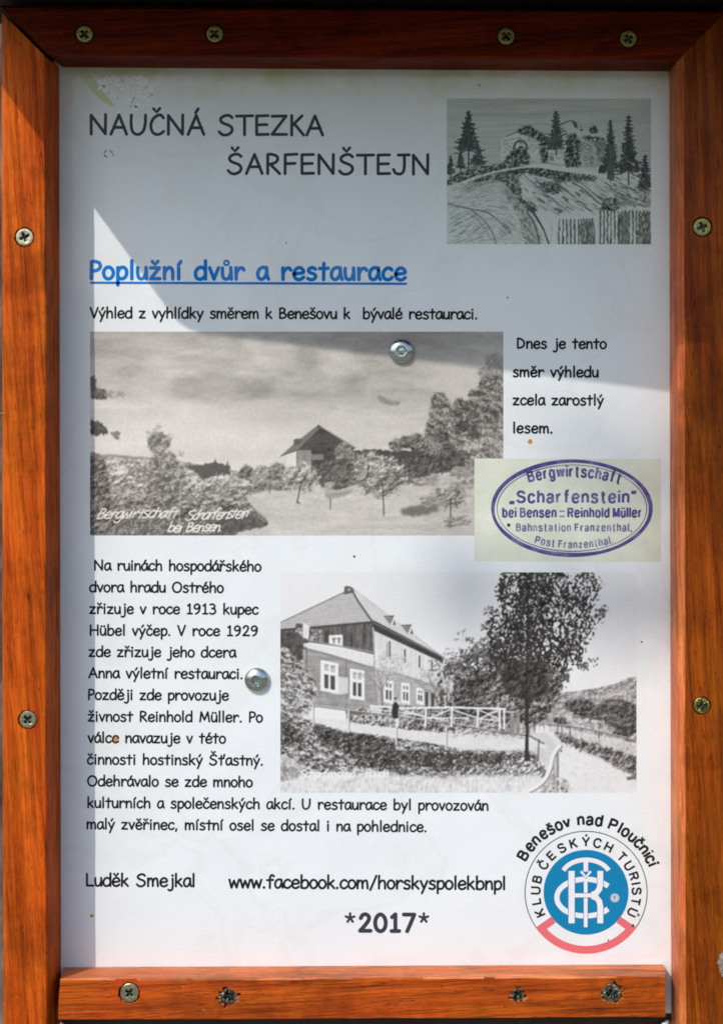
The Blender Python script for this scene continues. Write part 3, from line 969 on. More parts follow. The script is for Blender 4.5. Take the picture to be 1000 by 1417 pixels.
    # foliage at the left edge
    m = p.mask([(385, 915), (400, 905), (416, 915), (428, 935), (440, 950), (432, 966), (422, 990), (385, 1000)], True, wob=6, wobs=6)
    p.leaf([(380, 900), (402, 905), (416, 918), (428, 935), (440, 950), (434, 968), (424, 992), (380, 1004)], 66, 205, 8, 3, 0.9, cover=0.75, sun=(0.5, -0.8))
    # terrace, walk and hedge in front
    p.fill([(418, 990), (480, 998), (560, 1009), (640, 1014), (740, 1018), (740, 1036), (640, 1036), (540, 1020), (470, 1010), (418, 1003)], 206 + 6 * p.noise(12, 4), wob=1.2)
    m = p.mask([(522, 984), (560, 978), (640, 985), (700, 1000), (700, 1014), (600, 1012), (520, 1003), (488, 998), (490, 985)])
    p.put(m * 0.8, 112); p.leaf([(486, 984), (560, 978), (640, 985), (706, 1000), (700, 1014), (600, 1012), (520, 1003), (486, 998)], 40, 200, 6, 2, 0.5)
    for x in range(486, 560, 9):
        p.line([(x, 988), (x + 7, 998)], 1.0, 205); p.line([(x + 7, 988), (x, 998)], 1.0, 205)
    p.fill([(478, 982), (500, 984), (498, 990), (478, 988)], 100); p.fill([(513, 978), (528, 980), (528, 990), (514, 988)], 186)
    m = p.mask([(430, 998), (470, 1012), (530, 1020), (600, 1030), (640, 1038), (700, 1040), (738, 1042), (742, 1062), (690, 1078), (620, 1078), (560, 1074), (480, 1072), (430, 1074), (385, 1082), (385, 990), (405, 992)], True, wob=3, wobs=7)
    p.leaf([(430, 998), (470, 1012), (530, 1020), (600, 1030), (640, 1038), (700, 1040), (738, 1042), (742, 1062), (690, 1078), (620, 1078), (560, 1074), (480, 1072), (430, 1074), (380, 1082), (380, 990), (405, 992)], 44, 206, 9, 2.4, 0.5, sun=(0.3, -0.8))
    for poly in ([(436, 1004), (480, 1014), (530, 1022), (548, 1036), (540, 1050), (500, 1054), (470, 1038), (440, 1020)], [(560, 1040), (640, 1043), (735, 1046), (735, 1058), (660, 1064), (566, 1058)], [(388, 1000), (410, 1008), (420, 1026), (386, 1028)], [(500, 1046), (560, 1040), (560, 1056), (505, 1062)]):
        p.leaf(poly, 34, 110, 8, 3, 0.8, cover=0.8)
    spark = np.clip((p.noise(1.7, 1.5, 1) - 0.85) * 5, 0, 1) * p.blur(p.mask([(390, 1000), (470, 1014), (640, 1036), (740, 1044), (744, 1076), (560, 1076), (390, 1080)]), 3)
    p.put(spark * 0.75, 214)
    # white-leaved plants and the pale grass at the foot
    p.leaf([(690, 1060), (720, 1050), (748, 1056), (752, 1078), (696, 1080)], 60, 236, 6, 3, 0.8, cover=0.7)
    p.leaf([(640, 1064), (690, 1058), (700, 1078), (630, 1080)], 60, 220, 6, 3, 0.8, cover=0.5)
    m = p.mask([(385, 1078), (430, 1072), (500, 1070), (600, 1074), (690, 1074), (745, 1072), (750, 1100), (385, 1100)], wob=3, wobs=6)
    p.put(p.blur(m, 2), np.clip(204 + 12 * p.noise(9, 5) + 22 * p.noise(1.6, 5, 2) - 18 * np.clip(p.noise(20, 8), 0, 2), 120, 232))
    m = p.mask([(388, 1045), (412, 1050), (418, 1066), (392, 1075)], True, wob=4); p.put(m * 0.5, 190); p.dabs(m, 160, (0.7, 1.6), (140, 215))
    p.dabs(p.mask([(388, 1062), (405, 1060), (412, 1075), (390, 1080)], True), 80, (0.8, 1.6), (110, 160))
    p.dabs(p.mask([(640, 1000), (740, 1008), (740, 1024), (640, 1012)]), 220, (0.7, 1.5), (90, 205))
    # stone edging below the white fence
    for k in range(60):
        x = 625 + k * 1.6 + p.rng.uniform(-2, 2)
        p.dot(x, 1011 + p.rng.uniform(-4, 9) + (x - 625) * 0.05, p.rng.uniform(1.2, 3), p.rng.uniform(0.9, 1.8), p.rng.uniform(150, 215))
        if k % 3 == 0:
            p.dot(x + 2, 1014 + p.rng.uniform(-4, 6), 1.6, 0.7, 90)
    # dark leaves between the house and the tree
    m = p.mask([(613, 918), (628, 912), (648, 898), (668, 885), (690, 880), (700, 970), (690, 990), (612, 985)], True, wob=4, wobs=6)
    p.leaf([(613, 922), (628, 914), (648, 902), (668, 890), (692, 880), (704, 970), (694, 990), (612, 985)], 30, 140, 8, 5, 1.2, cover=0.22, grain=(2.2, 2.2))
    p.leaf([(622, 946), (650, 938), (692, 934), (704, 985), (640, 990), (624, 974)], 24, 130, 8, 3, 0.8, cover=0.8)
    p.dabs(p.mask([(612, 935), (628, 935), (626, 975), (614, 975)]), 60, (0.6, 1.4), (150, 210), ang=(1.3, 1.8), asp=3)
    for x, y, n in ((628, 918, 60), (648, 905, 70), (660, 890, 60), (640, 880, 22), (605, 920, 40), (624, 905, 30)):
        p.dabs(p.mask([(x - 12, y - 7), (x + 12, y - 9), (x + 12, y + 8), (x - 12, y + 8)]), n, (0.6, 1.2), (60, 130))
    # the broad tree
    crown = [(694, 790), (716, 790), (790, 790), (824, 790), (829, 806), (824, 832), (820, 852), (822, 870), (812, 888), (806, 905), (800, 922), (784, 934), (780, 950), (752, 966), (726, 972), (700, 966), (690, 940), (676, 925), (674, 890), (676, 868), (674, 842), (684, 840), (688, 850), (691, 830), (690, 808)]
    m0 = p.blur(p.mask(crown, wob=5, wobs=7), 3.5)
    core = p.blur(p.mask([(700, 785), (760, 785), (776, 820), (772, 860), (784, 900), (770, 940), (726, 970), (694, 945), (686, 900), (698, 860), (696, 820)], True), 9)
    gaps = p.blur(p.mask([(766, 796), (776, 812), (768, 838), (776, 852), (772, 874), (758, 902), (748, 898), (760, 868), (757, 842), (764, 822)], True) + p.mask([(706, 800), (713, 794), (720, 812), (714, 830), (706, 852), (699, 838)], True) + p.mask([(784, 786), (797, 786), (796, 812), (787, 818)], True), 2.5)
    lf = 0.95 * p.noise(1.9, 2.5, 1) + 0.42 * p.noise(4.2, 7.0, 2) + 0.26 * p.noise(13, 18, 2)
    dens = -0.02 + 0.66 * core - 0.75 * gaps + (m0 - 0.75) * 1.7
    m = np.clip((dens + lf * 0.95) * 4.0 + 0.5, 0, 1) * (m0 > 0.05)
    tone = 50 + 14 * p.noise(3, 4, 2) + 10 * p.noise(14, 14, 2)
    p.put(m, np.clip(tone, 28, 92))
    glint = np.clip((p.noise(1.6, 2.2, 1) - 0.72) * 5, 0, 1) * m0
    p.put(glint * 0.85, 206)
    foot = [(684, 940), (700, 925), (760, 925), (776, 948), (764, 985), (735, 1004), (690, 994), (672, 965)]
    p.leaf(foot, 34, 176, 8, 4, 0.9, cover=0.75)
    p.leaf([(700, 920), (750, 915), (760, 950), (730, 972), (698, 955)], 26, 96, 8, 5, 0.9, cover=0.6)
    for x, y, n in ((830, 848, 46), (836, 842, 26), (826, 856, 22), (806, 922, 40), (820, 916, 14), (780, 938, 60), (676, 845, 36), (672, 866, 30)):
        p.dabs(p.mask([(x - 7, y - 5), (x + 7, y - 5), (x + 7, y + 6), (x - 7, y + 6)]), n, (0.6, 1.3), (45, 110))
    # fences
    p.line([(421, 975), (481, 983), (560, 993), (640, 1004), (690, 1013), (734, 1019), (752, 1029)], 2.0, 92)
    p.line([(421, 974), (481, 982), (560, 992), (640, 1003), (690, 1012)], 0.9, 205)
    for x, y0, y1 in ((433, 976, 1003), (482, 984, 1013), (548, 993, 1029), (617, 1004, 1037)):
        p.line([(x, y0), (x, y1)], 2.2, 205); p.line([(x + 1.3, y0), (x + 1.3, y1)], 0.9, 95)
    p.line([(745, 1024), (744, 1050)], 2.2, 98)
    p.line([(512, 977), (560, 980), (625, 979), (699, 981)], 2.4, 228)
    p.line([(512, 981), (560, 986), (620, 998)], 1.6, 215)
    p.line([(590, 993), (648, 994)], 1.6, 220)
    for x in (551, 589, 625, 661):
        p.line([(x, 980), (x - 1, 1005)], 2.6, 226); p.line([(x + 1.7, 981), (x + 0.7, 1005)], 0.8, 100)
    for x in (691, 697):
        p.line([(x, 982), (x, 1008)], 2.4, 226)
    for a, b in (((626, 982), (658, 993)), ((664, 994), (688, 983)), ((664, 983), (690, 995)), ((592, 994), (622, 982)), ((555, 982), (586, 991)), ((661, 995), (691, 997))):
        p.line([a, b], 1.6, 222)
    p.line([(700, 985), (712, 985)], 1.4, 205)
    for x in (708, 716):
        p.fill([(x - 3, 986), (x + 3, 986), (x + 3, 1018), (x - 3, 1018)], 128 + 14 * p.noise(2, 8))
    p.line([(757, 1002), (790, 1005), (828, 1012), (880, 1025)], 2.0, 98); p.line([(757, 1001), (790, 1004), (828, 1011), (880, 1024)], 0.9, 196)
    for x, y0, y1, w in ((771, 1003, 1014, 1.6), (777, 1004, 1015, 1.4), (788, 1005, 1019, 2.0), (804, 1008, 1027, 2.2), (828, 1013, 1034, 2.6), (867, 1022, 1056, 3.2)):
        p.line([(x, y0), (x, y1)], w, 92)
    m = p.mask([(768, 1012), (790, 1020), (812, 1026), (845, 1034), (880, 1050), (880, 1070), (860, 1064), (830, 1046), (800, 1036), (776, 1024)], True, wob=3, wobs=5)
    p.leaf([(768, 1012), (790, 1020), (812, 1026), (845, 1034), (884, 1050), (884, 1072), (860, 1066), (830, 1048), (800, 1037), (776, 1025)], 50, 168, 6, 2.5, 0.9, cover=0.75, grain=(1.2, 2.4))
    p.dabs(p.mask([(788, 1010), (880, 1030), (880, 1046), (800, 1022)]), 200, (0.6, 1.4), (150, 205), ang=(1.2, 1.8), asp=2.4)
    p.fill([(866, 1075), (880, 1073), (880, 1079), (868, 1079)], 105, wob=1)
    for x in (743, 749, 756):
        p.fill([(x - 2, 1004), (x + 2, 1004), (x + 2.4, 1014), (x - 2.4, 1014)], 218)
    # trunk
    p.fill([(725, 955), (732, 955), (731, 1000), (731, 1040), (734, 1054), (725, 1053), (727, 1010)], 52 + 8 * p.noise(2, 12))
    p.line([(728, 960), (716, 935), (706, 900)], 2.2, 46); p.line([(730, 955), (742, 920), (752, 880)], 2.2, 46); p.line([(728, 960), (729, 900), (730, 830)], 2.4, 46)
    # white rail sweeping down in the foreground
    p.line([(771, 1036), (771, 1097)], 3.2, 120); p.line([(766, 1060), (767, 1097)], 3.0, 150); p.line([(753, 1080), (753, 1097)], 5.0, 150)
    p.dabs(p.mask([(758, 1070), (785, 1080), (790, 1097), (745, 1097)]), 200, (0.7, 1.5), (85, 215))
    p.line([(722, 1099), (740, 1091), (754, 1079), (761, 1064), (765, 1048), (770, 1038), (775, 1033)], 6.4, 120, True)
    p.line([(721, 1098), (739, 1090), (753, 1078), (760, 1063), (764, 1047), (769, 1037), (774, 1032)], 5.0, 228, True)
    p.dot(776, 1039, 1.6, 1.3, 70)
    # a woman in dark clothes on the terrace
    p.fill([(543, 976), (545, 972), (549, 972), (552, 978), (551, 984), (551, 994), (543, 994), (542, 984)], 48)
    p.dot(547, 968.5, 2.0, 2.4, 150); p.line([(545.4, 967), (546.5, 965.6), (548.6, 966.6)], 1.6, 52)
    p.fill([(550, 970), (553, 970), (553, 974), (550, 974)], 200)
    p.a = p.blur(p.a, 0.45)
    p.a += 5 * p.noise(2.0, 2.0, 2) + 3 * p.noise(1.1, 1.1, 1)
    p.text('Scharfenstein - Baude', 415, 537, 1076, 1075, 13.5, 1.6, 236, 0.25)
    t_ = np.clip(p.a / 232.0, 0, 1)
    p.a = 22 + (233 - 22) * (0.30 * t_ + 0.70 * t_ * t_ * (3 - 2 * t_))
    return p

def castle_engraving():
    """an engraving: castle ruins among spruces above a rock face"""
    p = Pic(618, 136, 900, 338, 215, 37)
    X, Y = p.X, p.Y
    p.a = 186 + 12 * np.sin((Y + 0.6 * p.noise(40, 8)) * 2 * math.pi / 3.1) + 9 * p.noise(60, 3, 2)
    land = p.mask([(615, 245), (640, 238), (690, 226), (740, 226), (840, 236), (905, 245), (905, 345), (615, 345)])
    p.put(land, 214 + 6 * p.noise(14))
    def spruce(x, top, bot, hw, trunk, v=62, n=15, droop=0.35):
        p.line([(x, top), (x, trunk)], 1.2, v, w2=2.6)
        for k in range(n):
            f = (k + 0.4) / n
            y = top + (bot - top) * f
            for sgn in (-1, 1):
                L = 1.12 * hw * (0.12 + 0.88 * f) * p.rng.uniform(0.55, 1.15)
                y2 = y + L * droop * p.rng.uniform(0.5, 1.4)
                p.line([(x, y - 1), (x + sgn * L * 0.5, y + (y2 - y) * 0.75), (x + sgn * L, y2 - 1.0)], 2.1, v + p.rng.uniform(-12, 26), True, w2=1.3)
        mm = p.mask([(x, top + 2), (x + hw * 0.75, bot), (x - hw * 0.75, bot)])
        p.dabs(mm, int(n * hw * 0.8), (0.7, 1.5), (v - 20, v + 40), alpha=0.8)
    def bushes(poly, n, wob=3, v=92):
        p.leaf(poly, v - 64, v + 92, 5, 2.2, 0.8, cover=0.85, grain=(2.0, 1.6))
    # castle: left house with an arch
    p.fill([(691, 196), (696, 190), (718, 182), (744, 186), (752, 196), (752, 224), (692, 222)], 214 + 8 * p.noise(4), wob=2.6, wobs=4)
    for k in range(110):
        x, y = p.rng.uniform(694, 748), p.rng.uniform(190, 221)
        p.line([(x, y), (x + p.rng.uniform(1.5, 4), y)], 0.9, p.rng.uniform(115, 180))
    p.line([(691, 196), (691, 222)], 0.8, 150)
    p.line([(710, 206), (713, 198), (720, 195), (727, 199), (729, 206)], 2.6, 86, True)
    bushes([(716, 180), (722, 175), (734, 175), (738, 179), (752, 186), (760, 196), (752, 198), (736, 190), (722, 186)], 130)
    p.line([(700, 189), (716, 182)], 1.6, 120)
    bushes([(748, 190), (760, 194), (762, 210), (758, 222), (748, 222)], 130, v=86)
    bushes([(700, 222), (706, 212), (714, 206), (722, 202), (728, 210), (731, 222)], 150, v=84)
    # middle tower and the great wall
    p.fill([(758, 207), (776, 205), (780, 196), (784, 194), (782, 228), (758, 224)], 220)
    p.line([(758, 207), (776, 205)], 0.9, 140); p.fill([(760, 216), (766, 216), (766, 222), (760, 222)], 140, wob=1)
    p.fill([(784, 186), (800, 188), (838, 190), (840, 235), (784, 228)], 200 + 14 * p.noise(4), wob=3.0, wobs=4)
    p.dabs(p.mask([(800, 192), (838, 192), (838, 230), (800, 230)]), 300, (0.5, 1.3), (110, 195), ang=(-0.2, 0.2), asp=2.4, alpha=0.7)
    p.dabs(p.mask([(822, 194), (838, 194), (838, 228), (826, 226)]), 160, (0.5, 1.2), (90, 170), ang=(0.8, 1.4), asp=2.4, alpha=0.7)
    p.dabs(p.mask([(760, 206), (780, 204), (781, 222), (760, 220)]), 60, (0.5, 1.0), (140, 195), ang=(-0.2, 0.2), asp=2.4, alpha=0.7)
    p.dabs(p.mask([(780, 170), (796, 170), (812, 180), (838, 186), (838, 190), (784, 190)]), 150, (0.5, 1.3), (105, 200), asp=2.2, alpha=0.7)
    p.fill([(778, 170), (794, 168), (798, 176), (820, 181), (838, 186), (838, 192), (790, 192)], 204 + 10 * p.noise(3), wob=3.0, wobs=3)
    p.line([(778, 171), (790, 167), (796, 171), (798, 178)], 1.6, 96, True); p.fill([(791, 168), (797, 170), (799, 178), (794, 176)], 88)
    bushes([(785, 190), (794, 186), (802, 196), (800, 215), (802, 228), (782, 229), (783, 205)], 230, v=82)
    bushes([(802, 188), (830, 190), (838, 194), (820, 196)], 50, v=110)
    bushes([(814, 182), (820, 174), (826, 180), (826, 184)], 30, v=88); p.dot(804, 180, 3, 1.5, 110)
    p.fill([(827, 240), (828, 232), (832, 228), (837, 229), (838, 239)], 62, wob=0.8)
    spruce(769, 155, 206, 15, 214, v=74, n=17, droop=-0.5)
    # spruces
    spruce(648, 154, 208, 20, 236, n=17)
    spruce(661, 200, 228, 14, 238, v=74, n=9)
    spruce(637, 208, 232, 8, 240, v=66, n=8)
    spruce(623, 216, 240, 7, 244, v=66, n=8)
    spruce(844, 167, 236, 13, 250, v=62, n=20, droop=0.2)
    p.fill([(840, 200), (849, 200), (850, 250), (839, 248)], 92 + 14 * p.noise(2, 6), wob=1)
    spruce(869, 160, 238, 20, 256, v=60, n=17, droop=0.45)
    spruce(892, 215, 262, 14, 276, v=58, n=13, droop=0.4)
    # rows of bushes along the way
    bushes([(618, 248), (640, 238), (664, 230), (690, 228), (700, 222), (730, 222), (728, 232), (700, 238), (660, 244), (640, 250), (618, 256)], 420, v=98)
    bushes([(642, 262), (650, 252), (672, 244), (700, 238), (728, 232), (720, 244), (690, 250), (664, 256), (650, 264)], 340, v=88)
    bushes([(688, 244), (712, 244), (720, 262), (722, 276), (736, 282), (742, 292), (730, 292), (712, 278), (704, 262)], 330, v=88)
    bushes([(728, 230), (756, 234), (790, 240), (822, 244), (818, 250), (780, 250), (750, 244), (728, 238)], 300, v=86)
    bushes([(746, 258), (752, 252), (764, 252), (774, 258), (774, 266), (764, 268), (748, 264)], 140, v=80)
    bushes([(832, 288), (836, 276), (846, 274), (854, 276), (856, 286), (848, 292)], 120, v=82)
    bushes([(766, 292), (774, 289), (780, 292), (774, 295)], 30, v=96)
    p.line([(618, 262), (640, 252), (676, 240), (720, 232), (760, 230)], 2.4, 226, True)
    p.line([(720, 228), (780, 236), (826, 240)], 1.6, 222, True)
    # hatched slopes
    for k in range(26):
        x, y = 722 + k * 5.5, 240 + (k % 7) * 4 + k * 0.6
        L = p.rng.uniform(18, 42)
        p.line([(x, y), (x + L * 0.45, y + L * 0.42), (x + L, y + L * 0.8)], p.rng.uniform(0.8, 1.6), p.rng.uniform(95, 165), True)
    for k in range(30):
        x, y = p.rng.uniform(726, 880), p.rng.uniform(244, 284)
        L = p.rng.uniform(8, 20)
        p.line([(x, y), (x + L, y + L * 0.6)], 0.8, p.rng.uniform(130, 185))
    p.line([(792, 252), (812, 266), (824, 278), (834, 284)], 1.8, 86, True)
    for a, b, c in (((846, 262), (868, 272), (896, 280)), ((850, 268), (872, 282), (898, 284)), ((858, 258), (874, 262), (896, 266)), ((836, 258), (852, 266), (870, 276))):
        p.line([a, b, c], 1.5, 104, True)
    m = p.mask([(842, 256), (900, 262), (900, 288), (850, 284)]); p.dabs(m, 120, (0.6, 1.3), (110, 190), ang=(0.2, 0.6), asp=3)
    # round hill in the foreground
    m = p.mask([(618, 262), (650, 254), (690, 250), (712, 270), (734, 300), (748, 340), (618, 340)], True)
    p.put(m * 0.5, 200); p.dabs(m, 460, (0.5, 1.0), (165, 212), ang=(0.0, 0.5), asp=3.5, alpha=0.7)
    m = p.mask([(700, 262), (716, 280), (738, 305), (748, 340), (728, 340), (718, 300), (704, 280)], True, soft=2); p.put(m * 0.5, 165)
    p.dabs(m > 0.4, 220, (0.5, 1.1), (105, 180), ang=(0.6, 1.2), asp=3)
    p.line([(728, 292), (740, 312), (746, 340)], 1.8, 92, True); p.line([(736, 292), (752, 318), (760, 340)], 3.0, 66, True)
    p.line([(620, 282), (636, 286), (654, 290), (674, 294), (692, 308), (706, 322)], 1.6, 108, True)
    p.line([(652, 291), (668, 304), (680, 320), (686, 338)], 2.0, 130, True); p.line([(648, 294), (664, 308), (676, 326)], 4, 178, True)
    for k in range(26):
        x, y = p.rng.uniform(620, 668), p.rng.uniform(298, 336)
        L = p.rng.uniform(6, 15)
        p.line([(x, y), (x + L, y - L * 0.55)], 1.1, p.rng.uniform(125, 180))
    for k in range(12):
        x, y = p.rng.uniform(688, 704), p.rng.uniform(304, 322)
        p.line([(x, y), (x + 8, y + 8)], 1.0, 135)
    for k in range(22):
        x, y = p.rng.uniform(620, 700), p.rng.uniform(256, 282)
        p.line([(x, y), (x + p.rng.uniform(8, 18), y - p.rng.uniform(2, 6))], 0.7, p.rng.uniform(150, 185))
    for k in range(760):
        x, y = p.rng.uniform(620, 898), p.rng.uniform(238, 336)
        if x > 742 and y > 290:
            continue
        f = (x - 618) / 280
        a = 0.62 if x > 722 - (y - 240) * -0.15 else -0.35 + 1.5 * max(0, (x - 660) / 90)
        L = p.rng.uniform(4, 15)
        p.line([(x, y), (x + L * 0.5, y + L * 0.5 * math.sin(a) + 0.6), (x + L * math.cos(a), y + L * math.sin(a))], p.rng.uniform(0.5, 1.0), p.rng.uniform(118, 190), alpha=0.75)
    for k in range(70):
        x, y = p.rng.uniform(730, 890), p.rng.uniform(244, 290)
        L = p.rng.uniform(3, 9)
        p.line([(x, y), (x + L, y + L * 0.55)], p.rng.uniform(1.0, 1.8), p.rng.uniform(80, 130))
    # rock face in upright strokes
    m = p.mask([(742, 298), (770, 300), (800, 302), (818, 302), (820, 300), (826, 292), (856, 292), (882, 286), (902, 288), (902, 342), (762, 342), (752, 316)])
    p.put(m, 214 + 6 * p.noise(3, 20))
    for x in list(np.arange(773, 818, 5.4)) + list(np.arange(830, 898, 5.0)):
        y = 304 if x < 820 else 292
        while y < 338:
            L = p.rng.uniform(3, 9)
            p.line([(x + p.rng.uniform(-0.8, 0.8), y), (x + p.rng.uniform(-0.8, 0.8), min(338, y + L))], p.rng.uniform(1.4, 2.8), p.rng.uniform(72, 120))
            y += L + p.rng.uniform(0.5, 3)
    for x0, x1, v in ((802, 809, 128), (811, 820, 136), (856, 870, 116), (882, 889, 124), (889, 899, 104)):
        mm = p.mask([(x0, 294 if x0 > 820 else 303), (x1, 293 if x0 > 820 else 303), (x1 + 1, 340), (x0, 340)], wob=0.8, wobs=4)
        p.put(mm * 0.85, v + 12 * p.noise(2, 10)); p.dabs(mm, 40, (0.6, 1.3), (70, 190), ang=(1.3, 1.8), asp=3)
    p.line([(819, 302), (822, 320), (822, 340)], 1.4, 92)
    p.line([(758, 340), (764, 322), (762, 306)], 0.9, 170)
    p.a += 5 * p.noise(2.2, 2.2, 2)
    t_ = np.clip(p.a / 228.0, 0, 1)
    p.a = 4 + (228 - 4) * (0.5 * t_ + 0.5 * t_ * t_ * (3 - 2 * t_))
    return p
# ---------------------------------------------------------------- materials
def m_paper():
    n = N('laminated_paper')
    v = n.coords()
    # reflected greenery painted in yellow-green patches below the upper edge
    sx = n.new('ShaderNodeSeparateXYZ')
    n.link(v, sx.inputs[0])
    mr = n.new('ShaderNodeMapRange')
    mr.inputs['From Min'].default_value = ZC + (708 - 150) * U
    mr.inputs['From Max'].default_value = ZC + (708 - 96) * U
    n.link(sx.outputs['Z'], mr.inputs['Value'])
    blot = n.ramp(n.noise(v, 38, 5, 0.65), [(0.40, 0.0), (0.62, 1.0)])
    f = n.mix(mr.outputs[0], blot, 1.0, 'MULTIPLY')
    # faint tide marks elsewhere
    tide = n.ramp(n.noise(v, 11, 4, 0.6, 0.6), [(0.47, 0.0), (0.50, 0.16), (0.53, 0.0)])
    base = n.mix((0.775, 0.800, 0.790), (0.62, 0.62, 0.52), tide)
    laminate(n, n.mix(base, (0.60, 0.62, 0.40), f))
    return n.m
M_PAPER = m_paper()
M_BLACK = m_print('black_print', ink(30, 30, 30))
M_GREY = m_print('charcoal_print', ink(58, 62, 70))
M_BLUE = m_print('blue_print', ink(0, 124, 204))
M_DISC = m_print('club_blue_print', ink(14, 128, 174))
M_RED = m_print('club_red_print', ink(226, 112, 116))
M_WHITE = m_print('white_print', (0.77, 0.78, 0.785))
M_NAVY = m_print('navy_print', ink(30, 84, 128))
M_THIN = m_print('thin_line_print', ink(70, 72, 76))
M_PIC = m_picture('halftone_print')

def m_card():
    n = N('greenish_card_print')
    v = n.coords()
    f = n.noise(v, 60, 5, 0.65)
    laminate(n, n.ramp(f, [(0.3, ink(208, 212, 190)), (0.6, ink(224, 226, 208)), (0.75, ink(230, 230, 218))]))
    return n.m
def m_stamp():
    n = N('violet_stamp_ink')
    v = n.coords()
    f = n.noise(v, 110, 5, 0.7)
    laminate(n, n.ramp(f, [(0.32, ink(52, 60, 118)), (0.5, ink(88, 80, 138)), (0.62, ink(126, 120, 160)), (0.7, ink(176, 172, 186))]))
    return n.m
def m_stamp_faint():
    n = N('worn_stamp_ink')
    v = n.coords()
    f = n.noise(v, 190, 5, 0.7)
    laminate(n, n.ramp(f, [(0.30, ink(84, 86, 128)), (0.5, ink(118, 116, 150)), (0.66, ink(178, 178, 186))]))
    return n.m
M_CARD, M_STAMP, M_FAINT = m_card(), m_stamp(), m_stamp_faint()

LIGHT, DARK, PORE = (0.72, 0.142, 0.010), (0.38, 0.052, 0.004), (0.09, 0.014, 0.003)
M_WOODV = m_wood('varnished_wood_upright', 2, LIGHT, DARK, PORE, 1.0, tilt=0.07)
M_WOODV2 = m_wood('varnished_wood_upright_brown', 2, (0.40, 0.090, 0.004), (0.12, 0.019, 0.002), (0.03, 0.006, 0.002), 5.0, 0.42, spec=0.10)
M_WOODH = m_wood('varnished_wood_crosswise', 0, (0.66, 0.125, 0.008), (0.30, 0.042, 0.004), (0.05, 0.010, 0.003), 3.0, 0.42, spec=0.10)
M_WOODT = m_wood('varnished_wood_shaded', 0, (0.20, 0.022, 0.003), (0.075, 0.008, 0.002), (0.03, 0.004, 0.002), 7.0)  # red-brown wood, darkened to put the roof's shade into its colour
M_BACK = m_rough('dark_board', [(0.3, (0.018, 0.010, 0.006)), (0.7, (0.04, 0.024, 0.014))], 30, 0.001)
M_BARE = m_rough('torn_bare_wood', [(0.3, (0.30, 0.16, 0.07)), (0.7, (0.62, 0.42, 0.24))], 400, 0.0004)
M_CHIP = m_rough('grey_weathered_chip', [(0.35, (0.10, 0.07, 0.05)), (0.65, (0.36, 0.30, 0.25))], 700, 0.0006)
M_BARK = m_rough('bark', [(0.3, (0.025, 0.016, 0.010)), (0.5, (0.10, 0.065, 0.042)), (0.7, (0.24, 0.17, 0.12))], 60, 0.004, st=(1, 1, 0.45))
M_GROUND = m_rough('forest_floor', [(0.3, (0.16, 0.15, 0.11)), (0.7, (0.28, 0.27, 0.20))], 6, 0.02)
M_LEAF = m_rough('leaf_green', [(0.3, (0.05, 0.10, 0.02)), (0.7, (0.09, 0.15, 0.03))], 30, 0.0005, 0.5)
M_TWIG = m_rough('twig', [(0.3, (0.06, 0.04, 0.025)), (0.7, (0.13, 0.09, 0.06))], 60, 0.001)
M_BRASS = m_metal('yellow_zinc', (0.36, 0.33, 0.19), (0.56, 0.53, 0.36), 0.36)
M_TORN = m_metal('torn_dark_zinc', (0.10, 0.10, 0.075), (0.46, 0.45, 0.36), 0.3)
M_BRASS_SHADE = m_metal('shaded_brass', (0.22, 0.19, 0.06), (0.40, 0.35, 0.13), 0.45)  # darker copy of the screw metal, shade put into its colour
M_STEEL = m_metal('bright_zinc', (0.42, 0.46, 0.44), (0.58, 0.60, 0.57), 0.25)
M_SLOT = m_metal('dull_dark_zinc', (0.035, 0.034, 0.03), (0.20, 0.20, 0.16), 0.4)

# ---------------------------------------------------------------- ground and the tree behind
bm = bmesh.new()
bmesh.ops.create_grid(bm, x_segments=40, y_segments=40, size=30)
for v in bm.verts:
    v.co.z += 0.03 * math.sin(v.co.x * 1.7) * math.cos(v.co.y * 1.3)
tag(link('ground', bm_mesh('ground', bm), None, M_GROUND), kind='structure')

def unseen_forest():  # unseen trees all round, added and sized to dim the low sky
    rf = random.Random(4)
    vs, fs = [], []
    n = 300
    prev = 6.0
    for ring_, (dist, hh) in enumerate(((16.0, 2.6), (21.0, 3.2), (26.0, 3.6))):
        for t in range(n // 2):
            a = 2 * math.pi * (t + rf.random()) / (n // 2)
            cx, cy = dist * math.sin(a) * rf.uniform(0.93, 1.07), -dist * math.cos(a) * rf.uniform(0.93, 1.07)
            h, w = hh * rf.uniform(0.75, 1.25), rf.uniform(0.7, 1.2)
            for k in range(70):
                f = rf.random() ** 0.8
                z = h * f
                r = w * (1.05 - f) * math.sqrt(rf.random())
                b = rf.uniform(0, 6.28)
                c = Vector((cx + r * math.cos(b), cy + r * math.sin(b), z))
                L = rf.uniform(0.25, 0.5)
                m = Euler((rf.uniform(-1, 1), rf.uniform(-1, 1), rf.uniform(0, 6.28))).to_matrix()
                i = len(vs)
                vs.extend(c + m @ Vector(q) for q in ((-L, 0, 0), (0, -L * 0.6, 0.1 * L), (L, 0, -0.1 * L), (0, L * 0.6, 0.1 * L)))
                fs.append((i, i + 1, i + 2, i + 3))
    return link('unseen_forest', mesh_of('unseen_forest', vs, fs), None, M_LEAF)
tag(unseen_forest(), kind='stuff')

